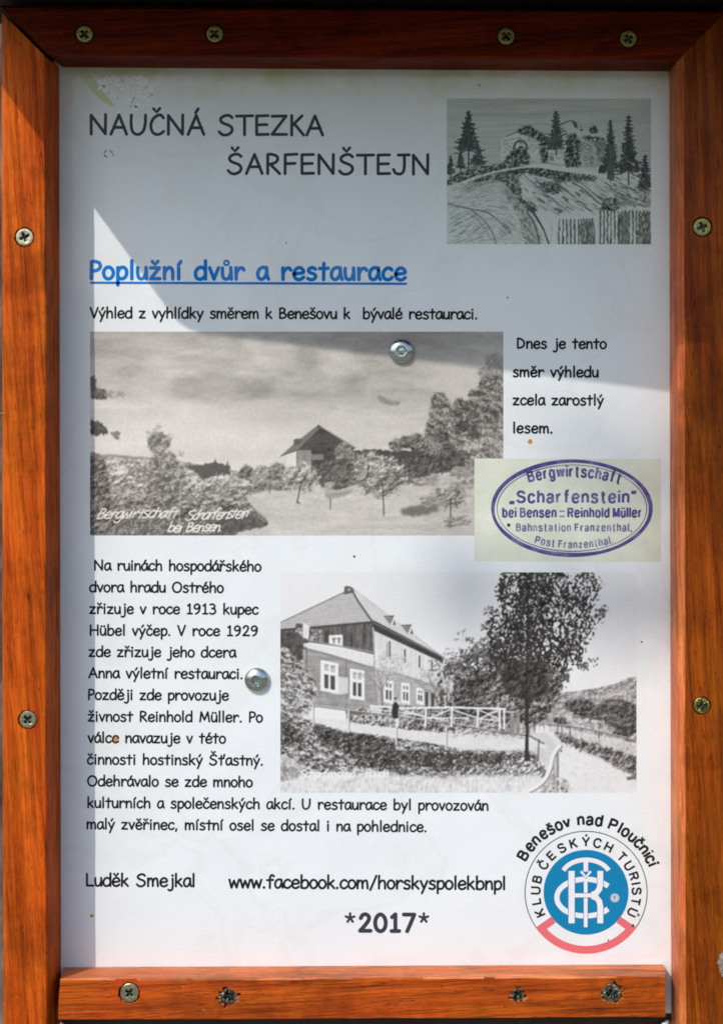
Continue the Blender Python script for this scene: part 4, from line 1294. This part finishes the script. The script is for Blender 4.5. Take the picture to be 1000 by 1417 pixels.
bm = bmesh.new()
NS, NH, R = 160, 150, 0.42
rng = np.random.default_rng(3)
ph = rng.uniform(0, 6.28, 12)
rows = []
for j in range(NH + 1):
    z = -0.05 + 3.0 * j / NH
    row = []
    for i in range(NS):
        a = 2 * math.pi * i / NS
        r = R * (1.12 - 0.05 * z)
        r += 0.010 * math.sin(9 * a + 2 * math.sin(z * 5 + ph[0])) + 0.006 * math.sin(17 * a + 3 * math.sin(z * 7 + ph[1])) + 0.004 * math.sin(31 * a + z * 22 + ph[2])
        r += float(rng.uniform(-0.002, 0.002))
        row.append(bm.verts.new((r * math.cos(a), r * math.sin(a), z)))
    rows.append(row)
for j in range(NH):
    for i in range(NS):
        k = (i + 1) % NS
        bm.faces.new((rows[j][i], rows[j][k], rows[j + 1][k], rows[j + 1][i]))
bm.faces.new(rows[-1])
trunk = link('tree_trunk', bm_mesh('tree_trunk', bm, True), None, M_BARK)
trunk.location = (W(500, 0).x - 0.1, 0.016 + 0.49, 0)
tag(trunk, 'rough brown bark of a tree trunk showing past the left edge of the board', 'tree trunk')

# ---------------------------------------------------------------- the noticeboard
board = tag(empty('noticeboard', W(500, 1500, 0)), 'orange-brown varnished wooden frame of a trail noticeboard, held together with screws', 'noticeboard')

def wander(rng, n, amp):
    k = rng.uniform(-1, 1, n // 6 + 4)
    x = np.arange(n) / 6.0
    i = x.astype(int); f = x - i
    f = f * f * (3 - 2 * f)
    return (k[i] * (1 - f) + k[i + 1] * f) * amp

def rail(name, upright, prof, l0, l1, shear, seed, mat, n=150, rough=0.5):
    """prof: (across, depth) going round; l0, l1: where the two ends are cut, as functions of across"""
    rng = np.random.default_rng(seed)
    m = len(prof)
    jig = [wander(rng, n + 1, rough) + rng.uniform(-0.12, 0.12, n + 1) for _ in range(2 * m)]
    vs, fs = [], []
    for j in range(n + 1):
        for i, (u, d) in enumerate(prof):
            l = l0(u, d) + (l1(u, d) - l0(u, d)) * j / n
            uu = u + shear(l) + (jig[i][j] if d > 20 else 0)
            dd = d + (0.6 * jig[m + i][j] if d > 20 else 0)
            vs.append(W(uu, l, dd) if upright else W(l, uu, dd))
    for j in range(n):
        for i in range(m):
            k = (i + 1) % m
            fs.append((j * m + i, j * m + k, (j + 1) * m + k, (j + 1) * m + i))
    fs.append(tuple(range(m - 1, -1, -1)))
    fs.append(tuple(range(n * m, n * m + m)))
    bm = bmesh.new()
    bm.from_mesh(mesh_of(name, vs, fs))
    return link(name, bm_mesh(name, bm), board, mat)

def drill(o, holes):
    """sink screw holes: (x, y, surface depth, radius, how deep, ragged)"""
    bm = bmesh.new()
    for x, y, d, r, dep, rag in holes:
        n = 32
        lo, hi = [], []
        for i in range(n):
            a = 2 * math.pi * i / n
            k = 1 + (random.uniform(-rag, rag) if rag else random.uniform(-0.03, 0.03))
            kx = 1 + (abs(math.cos(a)) ** 3) * rag * 0.5
            hi.append(bm.verts.new(W(x + r * k * kx * math.cos(a) * 1.03, y - r * k * math.sin(a) * 1.03, d + 6)))
            lo.append(bm.verts.new(W(x + r * 0.96 * k * math.cos(a), y - r * 0.96 * k * math.sin(a), d - dep)))
        for i in range(n):
            k = (i + 1) % n
            bm.faces.new((lo[i], lo[k], hi[k], hi[i]))
        bm.faces.new(lo); bm.faces.new(hi)
    cut = link('cutter', bm_mesh('cutter', bm))
    md = o.modifiers.new('holes', 'BOOLEAN')
    md.operation = 'DIFFERENCE'
    md.object = cut
    md.solver = 'EXACT'
    bpy.context.view_layer.update()
    me = bpy.data.meshes.new_from_object(o.evaluated_get(bpy.context.evaluated_depsgraph_get()))
    o.modifiers.clear()
    o.data = me
    bpy.data.objects.remove(cut)

def screw(x, y, d, r, turn, parent, mat, torn=False, slot=0.52):
    """countersunk cross-head screw, head face at depth d"""
    n = 64
    rng = random.Random(int(x * 7 + y * 13))
    def cross(a, k):
        b = (a - turn) % (math.pi / 2)
        b = min(b, math.pi / 2 - b)                       # angle from the nearest arm
        w = 0.30
        arm = min(1.0, w / max(1e-4, math.sin(b))) * 1.0 if b > 0.001 else 1.0
        return max(0.42, min(1.0, arm)) * k
    rings = []
    def ring(f, dd):
        rings.append([W(x + f(i) * math.cos(2 * math.pi * i / n), y - f(i) * math.sin(2 * math.pi * i / n), d + dd(i) if callable(dd) else d + dd) for i in range(n)])
    jit = [1 + (rng.uniform(-0.22, 0.22) if torn else rng.uniform(-0.03, 0.03)) for _ in range(n)]
    ang = lambda i: 2 * math.pi * i / n
    ring(lambda i: 0.05 * r, -0.62 * r)
    ring(lambda i: 0.14 * r, -0.42 * r)
    ring(lambda i: cross(ang(i), slot * 0.72) * r * jit[i], -0.36 * r)
    ring(lambda i: cross(ang(i), slot) * r * jit[i], lambda i: -0.03 * r + (rng.uniform(-0.12, 0.05) * r if torn else 0))
    ring(lambda i: (cross(ang(i), slot) * jit[i] + 0.06) * r, lambda i: 0.0 + (rng.uniform(-0.14, 0.14) * r if torn else 0))
    ring(lambda i: 0.72 * r, lambda i: 0.02 * r + (rng.uniform(-0.1, 0.1) * r if torn else 0))
    ring(lambda i: 0.93 * r, 0.0)
    ring(lambda i: r, -0.07 * r)
    ring(lambda i: 0.95 * r, -0.22 * r)
    ring(lambda i: 0.5 * r, -0.75 * r)
    m = len(rings)
    vs = [v for q in rings for v in q]
    fs = []
    for j in range(m - 1):
        for i in range(n):
            k = (i + 1) % n
            fs.append((j * n + i, (j + 1) * n + i, (j + 1) * n + k, j * n + k))
    fs.append(tuple(range(n)))
    bm = bmesh.new(); bm.from_mesh(mesh_of('screw', vs, fs))
    o = link('screw', bm_mesh('screw', bm), parent, mat)
    o.data.materials.append(M_SLOT)
    for p_ in o.data.polygons:
        c = [v // n for v in p_.vertices]
        if max(c) <= 3:
            p_.material_index = 1
    return o

flat = lambda l: 0.0
lean = lambda l: 2.5 * (l - 1330) / 1235.0
left = rail('frame_rail', True, [(24, 1), (24, 53), (32, 61.5), (58, 62.3), (83.6, 62), (85, 60.6), (85, 30), (85, 1)], lambda u, d: u + 9.5, lambda u, d: 1480, lean, 1, M_WOODV)
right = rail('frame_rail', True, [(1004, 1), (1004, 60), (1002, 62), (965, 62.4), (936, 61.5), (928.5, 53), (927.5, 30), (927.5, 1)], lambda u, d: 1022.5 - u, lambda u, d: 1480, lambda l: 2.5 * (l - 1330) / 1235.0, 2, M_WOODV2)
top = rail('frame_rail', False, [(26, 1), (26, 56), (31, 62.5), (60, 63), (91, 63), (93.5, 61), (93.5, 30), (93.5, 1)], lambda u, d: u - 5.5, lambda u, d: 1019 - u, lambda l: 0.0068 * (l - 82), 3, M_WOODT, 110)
bar = rail('retaining_bar', False, [(1388, 1), (1388, 45), (1386, 48), (1360, 48.4), (1334, 48), (1332.6, 46.5), (1335.5, 24), (1338, 1)], lambda u, d: 87.5 + 0.2 * d + 1.6 * math.sin(u * 3.7 + d), lambda u, d: 917.5 - 0.11 * d + 1.2 * math.sin(u * 2.9 + d * 1.3), lambda l: -0.0046 * (l - 90), 4, M_WOODH, 110, 0.7)
left['label'] = 'sunlit orange upright rail with two screws'
right['label'] = 'brown upright rail, shaded above and sunlit below'
top['label'] = 'dark crosswise rail with shade put into its colour, and four screws'
bar['label'] = 'short sunlit orange bar with torn screw holes'

def at(lst, d):
    """screw places as seen -> ((x, y) on the surface at depth d, the rest)"""
    return [(on(q[0], q[1], d), q[2:]) for q in lst]

for o, d, lst in ((left, 62.2, [(34, 328, 12.4, 0.42, False), (38.5, 996, 12.0, 0.78, False)]),
                  (right, 62.3, [(971, 314, 12.4, 0.35, False), (970.8, 976.5, 11.4, 0.15, True)]),
                  (top, 62.9, [(117, 46.5, 12.0, 0.72, False), (297, 46.5, 12.0, 0.80, False), (700, 49.5, 12.2, 0.74, False), (869, 53, 12.0, 0.60, False)])):
    hs, ss = [], []
    for (x, y), (r, t, torn) in at(lst, d):
        r = r / (CD / (CD - d))
        hs.append((x, y, d, r * 1.13, 12.0, 0.05))
        ss.append((x, y, d - 0.6, r, t, torn))
    drill(o, hs)
    for x, y, dd, r, t, torn in ss:
        s_ = screw(x, y, dd, r, t, o, M_BRASS if o is left else M_BRASS_SHADE, torn, 0.56)
        if torn:
            s_['label'] = 'screw with a chewed-up cross slot'

hs = []
for (x, y), (r, dep, rag) in at([(179, 1374.5, 14.5, 4.0, 0.06), (316.5, 1380, 13.0, 8.0, 0.26), (716.5, 1378.5, 10.5, 9.0, 0.28), (846, 1375, 15.0, 6.0, 0.24)], 48.3):
    hs.append((x, y, 48.3, r, dep + 9.0, rag))
drill(bar, hs)
for (x, y, _, r, dep, rag), (t, torn, sink) in zip(hs, ((0.95, False, 0.6), (0.5, True, 3.6), (0.7, True, 5.0), (0.2, True, 2.0))):
    s_ = screw(x, y, 48.3 - sink, min(r * 0.9, 12.6), t, bar, M_BRASS if not torn else M_TORN, torn, 0.5 if not torn else 0.62)
    if torn:
        s_['label'] = 'sunken screw with a torn-out slot in splintered wood'
# paler wood on the right rail's inner edge; sheen painted on the bar's top
M_EDGEV = m_wood('pale_varnish_upright', 2, (0.80, 0.25, 0.075), (0.50, 0.105, 0.020), (0.14, 0.03, 0.008), 11.0, 0.4, spec=0.12)
M_EDGEH = m_wood('sheen_varnish_crosswise', 0, (0.80, 0.26, 0.07), (0.54, 0.13, 0.025), (0.16, 0.04, 0.012), 13.0, 0.4, spec=0.2)
def second(o, mat, test):
    o.data.materials.append(mat)
    i = len(o.data.materials) - 1
    for p_ in o.data.polygons:
        c = p_.center
        if test(c.x / U + 500, 708 - (c.z - ZC) / U, -c.y / U, p_.normal.z):
            p_.material_index = i
second(right, M_EDGEV, lambda x, y, d, nz: x - lean(y) < 935.4)
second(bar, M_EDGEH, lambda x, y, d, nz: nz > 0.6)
# splinters round the torn holes
rs = random.Random(9)
for (x, y), (r, n) in at([(316.5, 1380, 11.5, 13), (716.5, 1378.5, 9, 8), (846, 1375, 13, 12)], 48.3):
    sv, sf = [], []
    for k in range(n):
        a = rs.uniform(-0.4, math.pi + 0.9) if k % 3 else rs.uniform(0, 6.28)
        px, py = x + r * math.cos(a), y + r * math.sin(a)
        L, w = rs.uniform(2.0, 5.5), rs.uniform(0.5, 1.3)
        b = len(sv)
        dx = math.cos(a + rs.uniform(-0.6, 0.6)) * L
        dy = math.sin(a + rs.uniform(-0.6, 0.6)) * L
        h = rs.uniform(0.4, 2.0)
        sv += [W(px, py - w, 48.1), W(px, py + w, 48.1), W(px + dx * 0.6, py + dy * 0.6, 48.7 + h), W(px - dx * 0.2, py - dy * 0.2, 48.5 + h * 0.4)]
        sf += [(b, b + 1, b + 2), (b, b + 2, b + 3), (b + 1, b + 3, b + 2), (b, b + 3, b + 1)]
    link('splinter_rim', mesh_of('splinter_rim', sv, sf), bar, M_BARE)

# a weathered chip in the right-hand rail, a splinter on the left-hand one
x, y = on(1001.5, 1333, 62.4)
pts = [(x + (8.5 + rs.uniform(-2, 2)) * math.cos(a), y + (17 + rs.uniform(-3, 3)) * math.sin(a)) for a in np.linspace(0, 2 * math.pi, 26, endpoint=False)]
vs = [W(q[0], q[1], 62.5) for q in pts] + [W(x + (q[0] - x) * 0.7, y + (q[1] - y) * 0.75, 63.3 + rs.uniform(-0.5, 0.8)) for q in pts] + [W(x, y, 62.9)]
fs = []
for i in range(26):
    k = (i + 1) % 26
    fs += [(i, k, 26 + k, 26 + i), (26 + i, 26 + k, 52)]
link('chip', mesh_of('chip', vs, fs), right, M_CHIP)
x, y = on(6, 571, 55)
vs = []
for j in range(6):
    f = j / 5
    for a in (0, 2.1, 4.2):
        w = 1.3 * (1 - 0.7 * f)
        vs.append(W(x + 5 - 9 * f + w * math.cos(a) * 0.5, y + 1.5 * f * f + w * math.sin(a), 56 + 5 * f))
fs = [(j * 3 + i, j * 3 + (i + 1) % 3, j * 3 + 3 + (i + 1) % 3, j * 3 + 3 + i) for j in range(5) for i in range(3)]
link('splinter', mesh_of('splinter', vs, fs), left, M_BARE)

# backing board and the little roof whose shadow falls on the sheet
def block(name, plan, y0, y1, parent, mat):
    """plan: (x, depth) outline, between heights y0 (upper) and y1 (lower)"""
    n = len(plan)
    vs = [W(x, y1, d) for x, d in plan] + [W(x, y0, d) for x, d in plan]
    fs = [tuple(range(n)), tuple(range(2 * n - 1, n - 1, -1))] + [(i, i + n, (i + 1) % n + n, (i + 1) % n) for i in range(n)]
    bm = bmesh.new(); bm.from_mesh(mesh_of(name, vs, fs))
    return link(name, bm_mesh(name, bm), parent, mat)
block('back_panel', [(12, -24), (12, -2), (1002, -2), (1002, -24)], 12, 1478, board, M_BACK)
block('roof', [(-73, -60), (-36, 340), (-33, 356), (-24, 364), (-8, 369), (584, 434), (1260, 507), (1260, -60)], -14, 15, board, M_BACK)

def button(x, y, r, parent, name='button_screw', label=None):
    """domed screw head with a six-sided socket, sitting on the sheet"""
    n = 60
    h = 0.56 * r
    prof = []
    hexa = lambda a, k: k * (1 + 0.10 * math.cos(6 * a + 0.6))
    rings = [(lambda a: 0.02 * r, 0.5 * h), (lambda a: 0.10 * r, 0.48 * h), (lambda a: 0.13 * r, 0.22 * h), (lambda a: hexa(a, 0.30) * r, 0.2 * h), (lambda a: hexa(a, 0.345) * r, 0.90 * h), (lambda a: hexa(a, 0.375) * r, 0.95 * h)]
    for k in np.linspace(0.45, 1.0, 10):
        rings.append((lambda a, k=k: k * r, h * math.sqrt(max(0.0, 1 - (k * 0.97) ** 2)) * 0.92 + 0.14 * h))
    rings.append((lambda a: r, 0.05))
    vs, fs = [], []
    for f, d in rings:
        for i in range(n):
            a = 2 * math.pi * i / n
            vs.append(W(x + f(a) * math.cos(a), y - f(a) * math.sin(a), d))
    for j in range(len(rings) - 1):
        for i in range(n):
            k = (i + 1) % n
            fs.append((j * n + i, j * n + k, (j + 1) * n + k, (j + 1) * n + i))
    fs.append(tuple(range(n)))
    bm = bmesh.new(); bm.from_mesh(mesh_of(name, vs, fs))
    o = link(name, bm_mesh(name, bm), parent, M_STEEL)
    me = o.data
    me.polygons.foreach_set('use_smooth', [min(q.vertices) >= 6 * n for q in me.polygons])
    if label:
        o['label'] = label
    return o
button(555.2, 485.8, 17.2, board, label='shaded domed screw over the old panorama')
button(355.6, 940.5, 17.0, board, label='sunlit domed screw beside the body text')
button(922.5, 1421, 11.5, board)
button(82.5, 1422, 11.0, board)

# ---------------------------------------------------------------- the sheet and everything printed on it
def sheet():
    bm = bmesh.new()
    nx, ny = 58, 90
    x0, x1, y0, y1 = 73, 939, 84, 1402
    g = [[bm.verts.new(W(x0 + (x1 - x0) * i / nx, y0 + (y1 - y0) * j / ny, 0)) for i in range(nx + 1)] for j in range(ny + 1)]
    for j in range(ny):
        for i in range(nx):
            bm.faces.new((g[j][i], g[j + 1][i], g[j + 1][i + 1], g[j][i + 1]))
    r = bmesh.ops.extrude_face_region(bm, geom=list(bm.faces))
    for v in [e for e in r['geom'] if isinstance(e, bmesh.types.BMVert)]:
        v.co.y += 1.4 * U
    return bm_mesh('poster', bm)
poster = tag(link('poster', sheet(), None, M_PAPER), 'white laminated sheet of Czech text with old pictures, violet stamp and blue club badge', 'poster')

L1, L2, L3, L4 = 0.05, 0.10, 0.16, 0.22        # heights of the printed layers, in sheet pixels

castle = castle_engraving().build('castle_engraving', poster, L1, (0.90, 0.96, 0.78), (0.985, 1.0, 0.965), M_PIC)
valley = valley_photo().build('valley_photograph', poster, L1, (1.06, 1.0, 0.94), (1.02, 1.0, 0.95), M_PIC)
inn = inn_photo().build('inn_photograph', poster, L1, (1.06, 1.0, 0.95), (1.0, 0.998, 0.985), M_PIC)
castle['label'] = 'engraving of castle ruins among spruces'
valley['label'] = 'old sepia panorama of a farmhouse among fruit trees'
inn['label'] = 'old black and white postcard of an inn and a broad tree'

k = Ink(L2)
write(k, 'NAUČNÁ STEZKA', 125, 447, 186, 187.5, 37.5, 11.2)
write(k, 'ŠARFENŠTEJN', 316, 595, 240.5, 241.5, 37.5, 11.2)
k.build('title_text', poster, M_BLACK)
k = Ink(L2)
write(k, 'Poplužní dvůr a restaurace', 126, 561, 386, 387.5, 33, 15.5)
k.poly([(125, 389.6), (125, 393.0), (563, 394.4), (563, 391.0)])
k.build('heading_text', poster, M_BLUE)
k = Ink(L2)
write(k, 'Výhled z vyhlídky směrem k Benešovu k  bývalé restauraci.', 126, 660, 440, 441.5, 19.5, 14.2)
k.build('caption_text', poster, M_BLACK)
k = Ink(L2)
for t, x0, x1, y in (('Dnes je tento', 715, 838, 482), ('směr výhledu', 710, 827, 521.3), ('zcela zarostlý', 710, 834, 560.3), ('lesem.', 710, 764, 599)):
    write(k, t, x0, x1, y, y + 0.4, 19.0, 14.8)
k.build('side_note_text', poster, M_BLACK)
k = Ink(L2)
for t, x0, x1, y, y2 in (
        ('Na ruinách hospodářského', 131, 361, 789, 790.5), ('dvora hradu Ostrého', 125, 309, 819, 820), ('zřizuje v roce 1913 kupec', 125, 357, 849, 850),
        ('Hübel výčep. V roce 1929', 125, 357, 879, 880), ('zde zřizuje jeho dcera', 124, 326, 908.5, 909.5), ('Anna výletní restauraci.', 124, 336, 938, 939.3),
        ('Později zde provozuje', 123, 316, 968, 969), ('živnost Reinhold Müller. Po', 123, 363, 998, 999.3), ('válce navazuje v této', 123, 312, 1027.5, 1028.5),
        ('činnosti hostinský Šťastný.', 122, 364, 1057.5, 1059), ('Odehrávalo se zde mnoho', 122, 349, 1087.5, 1089),
        ('kulturních a společenských akcí. U restaurace byl provozován', 122, 675, 1117.5, 1121.5), ('malý zvěřinec, místní osel se dostal i na pohlednice.', 121, 590, 1147, 1151)):
    write(k, t, x0, x1, y, y2, 19.0, 14.2)
k.build('body_text', poster, M_BLACK)
k = Ink(L2)
write(k, 'Luděk Smejkal', 120, 270, 1226, 1227, 23, 13.6)
k.build('author_text', poster, M_BLACK)
k = Ink(L2)
write(k, 'www.facebook.com/horskyspolekbnpl', 318, 699, 1228.5, 1231, 23.5, 13.6)
k.build('web_address_text', poster, M_BLACK)
k = Ink(L2)
write(k, '*2017*', 478, 594, 1289, 1289, 33, 17.0)
k.build('year_text', poster, M_GREY)

# the stamp on its greenish clipping
clip = Ink(L2)
clip.add([(656, 634.5), (656, 776.5), (914, 777.5), (913.5, 635)], [(0, 1, 2, 3)], 0)
clip = clip.build('stamp_clipping', poster, M_CARD)
clip['label'] = 'greenish clipping with a violet oval stamp'
k = Ink(L3)
SX, SY = 790.8, 703.3
def oval(k, rx, ry, w, n=200, wob=0.0):
    pts, fs = [], []
    for i in range(n):
        a = 2 * math.pi * i / n
        ww = w * (1 + wob * math.sin(3 * a + 1) + wob * 0.6 * math.sin(7 * a))
        for s_ in (0, 1):
            pts.append((SX + (rx - s_ * ww) * math.cos(a), SY - (ry - s_ * ww) * math.sin(a)))
    for i in range(n):
        j = (i + 1) % n
        fs.append((2 * i, 2 * i + 1, 2 * j + 1, 2 * j))
    k.add(pts, fs)
oval(k, 111.8, 67.6, 5.4, wob=0.12)
oval(k, 104.0, 60.4, 1.3, wob=0.2)
k.build('stamp_rim', clip, M_STAMP)
k = Ink(L3)
arch = lambda x: 669.0 - 9.5 * (1 - ((x - 794) / 64.0) ** 2) + 0.02 * (x - 794)
sans_line(k, 'Bergwirtschaft', 731, 857, arch, 20.5, 15.5)
sans_line(k, '„Scharfenstein“', 704, 880, 695.5, 22.5, 16.0, 10)
sans_line(k, 'bei Bensen :: Reinhold Müller', 694.5, 887.5, 715.6, 17.8, 16.5)
k.build('stamp_lettering', clip, M_STAMP)
k = Ink(L3)
sans_line(k, 'Bahnstation Franzenthal,', 713.5, 873.5, 735.0, 14.6, 16.0, 15)
sag = lambda x: 758.4 - 7.0 * ((x - 794) / 54.0) ** 2
sans_line(k, 'Post Franzenthal.', 739, 848, sag, 14.0, 15.5, 15)
k.build('worn_stamp_lettering', clip, M_FAINT)

# the hikers' club badge
BX, BY = 810.3, 1234.7
badge = Ink(L2)
badge.ring(BX, BY, 0, 58.7, n=120)
badge = badge.build('club_badge', poster, M_DISC)
badge['label'] = 'round blue, white and red club badge'
k = Ink(L2)
k.ring(BX, BY, 83.7, 85.0, -125.5, 125.5)
k.build('badge_outline', badge, M_THIN)
k = Ink(L2)
k.ring(BX, BY, 74.3, 85.2, 125, 235, 90)
for s_ in (-1, 1):
    a = math.radians(125.0)
    dx, dy = math.sin(a) * s_, -math.cos(a)
    nx, ny = -dy * s_, dx * s_
    q = lambda r, o_: (BX + dx * r + nx * o_ * s_ * s_, BY + dy * r + ny * o_)
    k.poly([q(85.0, 0), q(58.0, 0), q(58.8, 10.5), q(76.0, 10.5)])
k.build('badge_red_band', badge, M_RED)
k = Ink(L3)
for ch, a in zip('KLUBČESKÝCHTURISTŮ', (-113.9, -100.3, -88.0, -75.0, -57.2, -43.2, -28.8, -14.4, -0.2, 13.0, 26.6, 45.2, 58.4, 71.4, 80.0, 88.6, 100.4, 113.4)):
    r = 63.6
    ra = math.radians(a)
    letter(k, ch, BX + r * math.sin(ra), BY - r * math.cos(ra), 17.6, a, 0.98, 15.5)
k.build('badge_lettering', badge, M_BLACK)
k = Ink(L3)
for ch, a in zip('BenešovnadPloučnicí', (-59.5, -50.8, -44.0, -36.2, -29.3, -22.3, -15.6, -4.2, 3.0, 10.2, 21.8, 28.0, 33.2, 40.2, 46.9, 53.4, 58.2, 62.6, 67.2)):
    r = 93.4
    ra = math.radians(a)
    letter(k, ch, BX + r * math.sin(ra), BY - r * math.cos(ra), 21.2, a, 0.95, 16.5)
k.build('badge_town_lettering', badge, M_BLACK)
# monogram: the letter shapes over each other, each with a thin blue edge
def lp(x, y):
    return 690 + x / 4.167, 1110 + y / 4.167
def mono(shapes, lift, edge):
    a, b = Ink(lift), Ink(lift + 0.03)
    for pts, w in shapes:
        q = [lp(*p_) for p_ in pts]
        if edge:
            a.stroke(q, w / 4.167 + 1.5, cap=False)
        b.stroke(q, w / 4.167, cap=False)
    if edge:
        a.build('monogram_edge', badge, M_NAVY)
    return b
arc = lambda cx, cy, rx, ry, a0, a1, n=40: [(cx + rx * math.cos(math.radians(a0 + (a1 - a0) * i / n)), cy - ry * math.sin(math.radians(a0 + (a1 - a0) * i / n))) for i in range(n + 1)]
b = mono([(arc(498, 550, 165, 106, 38, 322), 30)], L3, False)
b.build('monogram', badge, M_WHITE)
b = mono([(arc(501, 430, 140, 98, 22, 158), 27), ([(500, 330), (500, 400)], 27), ([(499, 455), (499, 720)], 22), ([(472, 398), (500, 432), (528, 398)], 15)], L3 + 0.08, True)
b.build('monogram', badge, M_WHITE)
b = mono([([(418, 396), (418, 698)], 36), ([(583, 396), (583, 470), (578, 500), (560, 524), (535, 533)], 34), ([(535, 541), (560, 550), (578, 572), (583, 600), (583, 698)], 34), ([(436, 537), (540, 537)], 24)], L3 + 0.16, True)
b.build('monogram', badge, M_WHITE)
k = Ink(L3)
x, y = lp(667, 552)
k.ring(x, y, 4.5, 5.9, n=40)
k.build('registered_sign', badge, M_WHITE)
k = Ink(L3)
k.ring(x, y, 0, 4.4, n=40)
k.build('registered_sign', badge, M_WHITE)
k = Ink(L3 + 0.05)
k.ring(x, y, 4.0, 4.9, n=40)
letter(k, 'R', x, y + 2.5, 7.0, 0, 0.9, 15)
k.build('registered_sign', badge, M_NAVY)

# specks and spots on the film
def spot(x, y, r, mat, label=None):
    k = Ink(L4 + 0.1)
    k.disc(x, y, r, 14, jit=0.18)
    o = k.build('speck', poster, mat)
    if label:
        o['label'] = label
M_RUST = m_rough('rust_speck', [(0.3, (0.42, 0.16, 0.02)), (0.7, (0.62, 0.30, 0.05))], 900, 0.0002)
M_DIRT = m_rough('dark_speck', [(0.3, (0.02, 0.02, 0.018)), (0.7, (0.05, 0.045, 0.04))], 900, 0.0002)
for x, y, r in ((733, 611, 3.2), (160.5, 1023, 3.2)):
    spot(x, y, r, M_RUST, 'orange rust speck')
spot(127, 1267, 2.6, M_RUST, 'brown rust speck')
spot(703.3, 726.5, 2.5, M_DIRT)
for x, y, r in ((702, 412, 1.2), (490, 770, 1.6), (875, 1280.8, 2.1), (841, 1301, 1.2), (663, 118, 1.2), (887, 888, 1.3), (396, 336, 1.0)):
    spot(x, y, r, M_DIRT)
for x, y in ((102, 318), (107, 352), (99, 296), (418, 318), (390, 345), (840, 402), (505, 130), (455, 115)):
    k = Ink(L4)
    k.stroke(catmull([(x, y), (x + rs.uniform(-3, 3), y + rs.uniform(5, 9)), (x + rs.uniform(-4, 4), y + rs.uniform(10, 22))]), rs.uniform(0.7, 1.3))
    k.build('scuff', poster, M_WHITE)
# sky glare painted as pale flecks, reflected greenery as a streak beside it
M_GLARE = m_print('whitish_glare', (0.90, 0.91, 0.91))
M_GREENERY = m_print('yellow_green_reflection', (0.60, 0.64, 0.36))
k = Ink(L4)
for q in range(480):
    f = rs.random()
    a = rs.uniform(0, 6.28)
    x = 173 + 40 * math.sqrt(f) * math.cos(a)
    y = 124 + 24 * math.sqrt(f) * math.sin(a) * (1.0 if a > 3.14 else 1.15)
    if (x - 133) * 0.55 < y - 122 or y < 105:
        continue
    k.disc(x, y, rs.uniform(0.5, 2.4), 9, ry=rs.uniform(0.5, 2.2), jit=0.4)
k.build('painted_glare', poster, M_GLARE)
k = Ink(L4 - 0.04)
k.poly([(113, 104), (126, 104), (133, 112), (141, 124), (152, 138), (160, 147), (152, 146), (138, 137), (126, 124), (118, 112)])
k.build('reflection_streak', poster, M_GREENERY)
k = Ink(L4)
for q in range(16):
    a = rs.uniform(0, 6.28)
    k.disc(151 + 5.5 * math.cos(a) + rs.uniform(-1.5, 1.5), 213 + 5.0 * math.sin(a), rs.uniform(0.6, 1.6), 9, jit=0.3)
k.build('smudge', poster, m_print('brownish_smudge', ink(176, 160, 160)))

# ---------------------------------------------------------------- a leafy branch overhead, whose soft shade crosses the right-hand side
def branch():
    rb = random.Random(21)
    vs, fs = [], []
    def leaf(c, L, w, rot):
        b = len(vs)
        m = Euler(rot).to_matrix()
        n = 7
        for i in range(n):
            t = i / (n - 1)
            hw = w * math.sin(math.pi * (t ** 0.8)) * 0.5 + 0.0004
            z = -0.12 * L * t * t
            for s_ in (-1, 0, 1):
                vs.append(c + m @ Vector((L * (t - 0.5), hw * s_, z + abs(s_) * hw * 0.25)))
        for i in range(n - 1):
            for s_ in (0, 1):
                fs.append((b + 3 * i + s_, b + 3 * i + s_ + 1, b + 3 * i + 4 + s_, b + 3 * i + 3 + s_))
    def over(px, py, t):
        return W(px, py) - SUN * t
    spots = []
    for k in range(120):                     # beyond the right edge of the sheet
        spots.append((rb.uniform(1045, 1330), rb.uniform(490, 890), rb.uniform(1.5, 1.9)))
    for k in range(14):                      # the paler band across it
        f = rb.random()
        spots.append((600 + 350 * f + rb.uniform(-20, 20), 826 - 12 * f + rb.uniform(-34, 34), rb.uniform(2.8, 3.4)))
    for k in range(14):                      # thin high leaves over the upper right of the sheet
        spots.append((rb.uniform(735, 985), rb.uniform(545, 775), rb.uniform(4.2, 4.8)))
    for px, py, t in spots:
        leaf(over(px, py, t), rb.uniform(0.03, 0.05), rb.uniform(0.016, 0.024), (rb.uniform(-0.9, 0.9), rb.uniform(-0.9, 0.9), rb.uniform(0, 6.28)))
    o = link('foliage', mesh_of('foliage', vs, fs, True), None, M_LEAF)
    tw = [over(1500, 560, 1.75), over(1240, 640, 1.72), over(1050, 730, 1.9), over(900, 800, 2.3), over(520, 840, 2.6)]
    tv, tf = [], []
    n = 8
    for j, c in enumerate(tw):
        r = 0.006 * (1 - j / 6)
        for i in range(n):
            a = 2 * math.pi * i / n
            tv.append(c + Vector((0, r * math.cos(a), r * math.sin(a))))
    for j in range(len(tw) - 1):
        for i in range(n):
            k2 = (i + 1) % n
            tf.append((j * n + i, j * n + k2, (j + 1) * n + k2, (j + 1) * n + i))
    link('twig', mesh_of('twig', tv, tf, True), o, M_TWIG)
    return o
tag(branch(), kind='stuff')
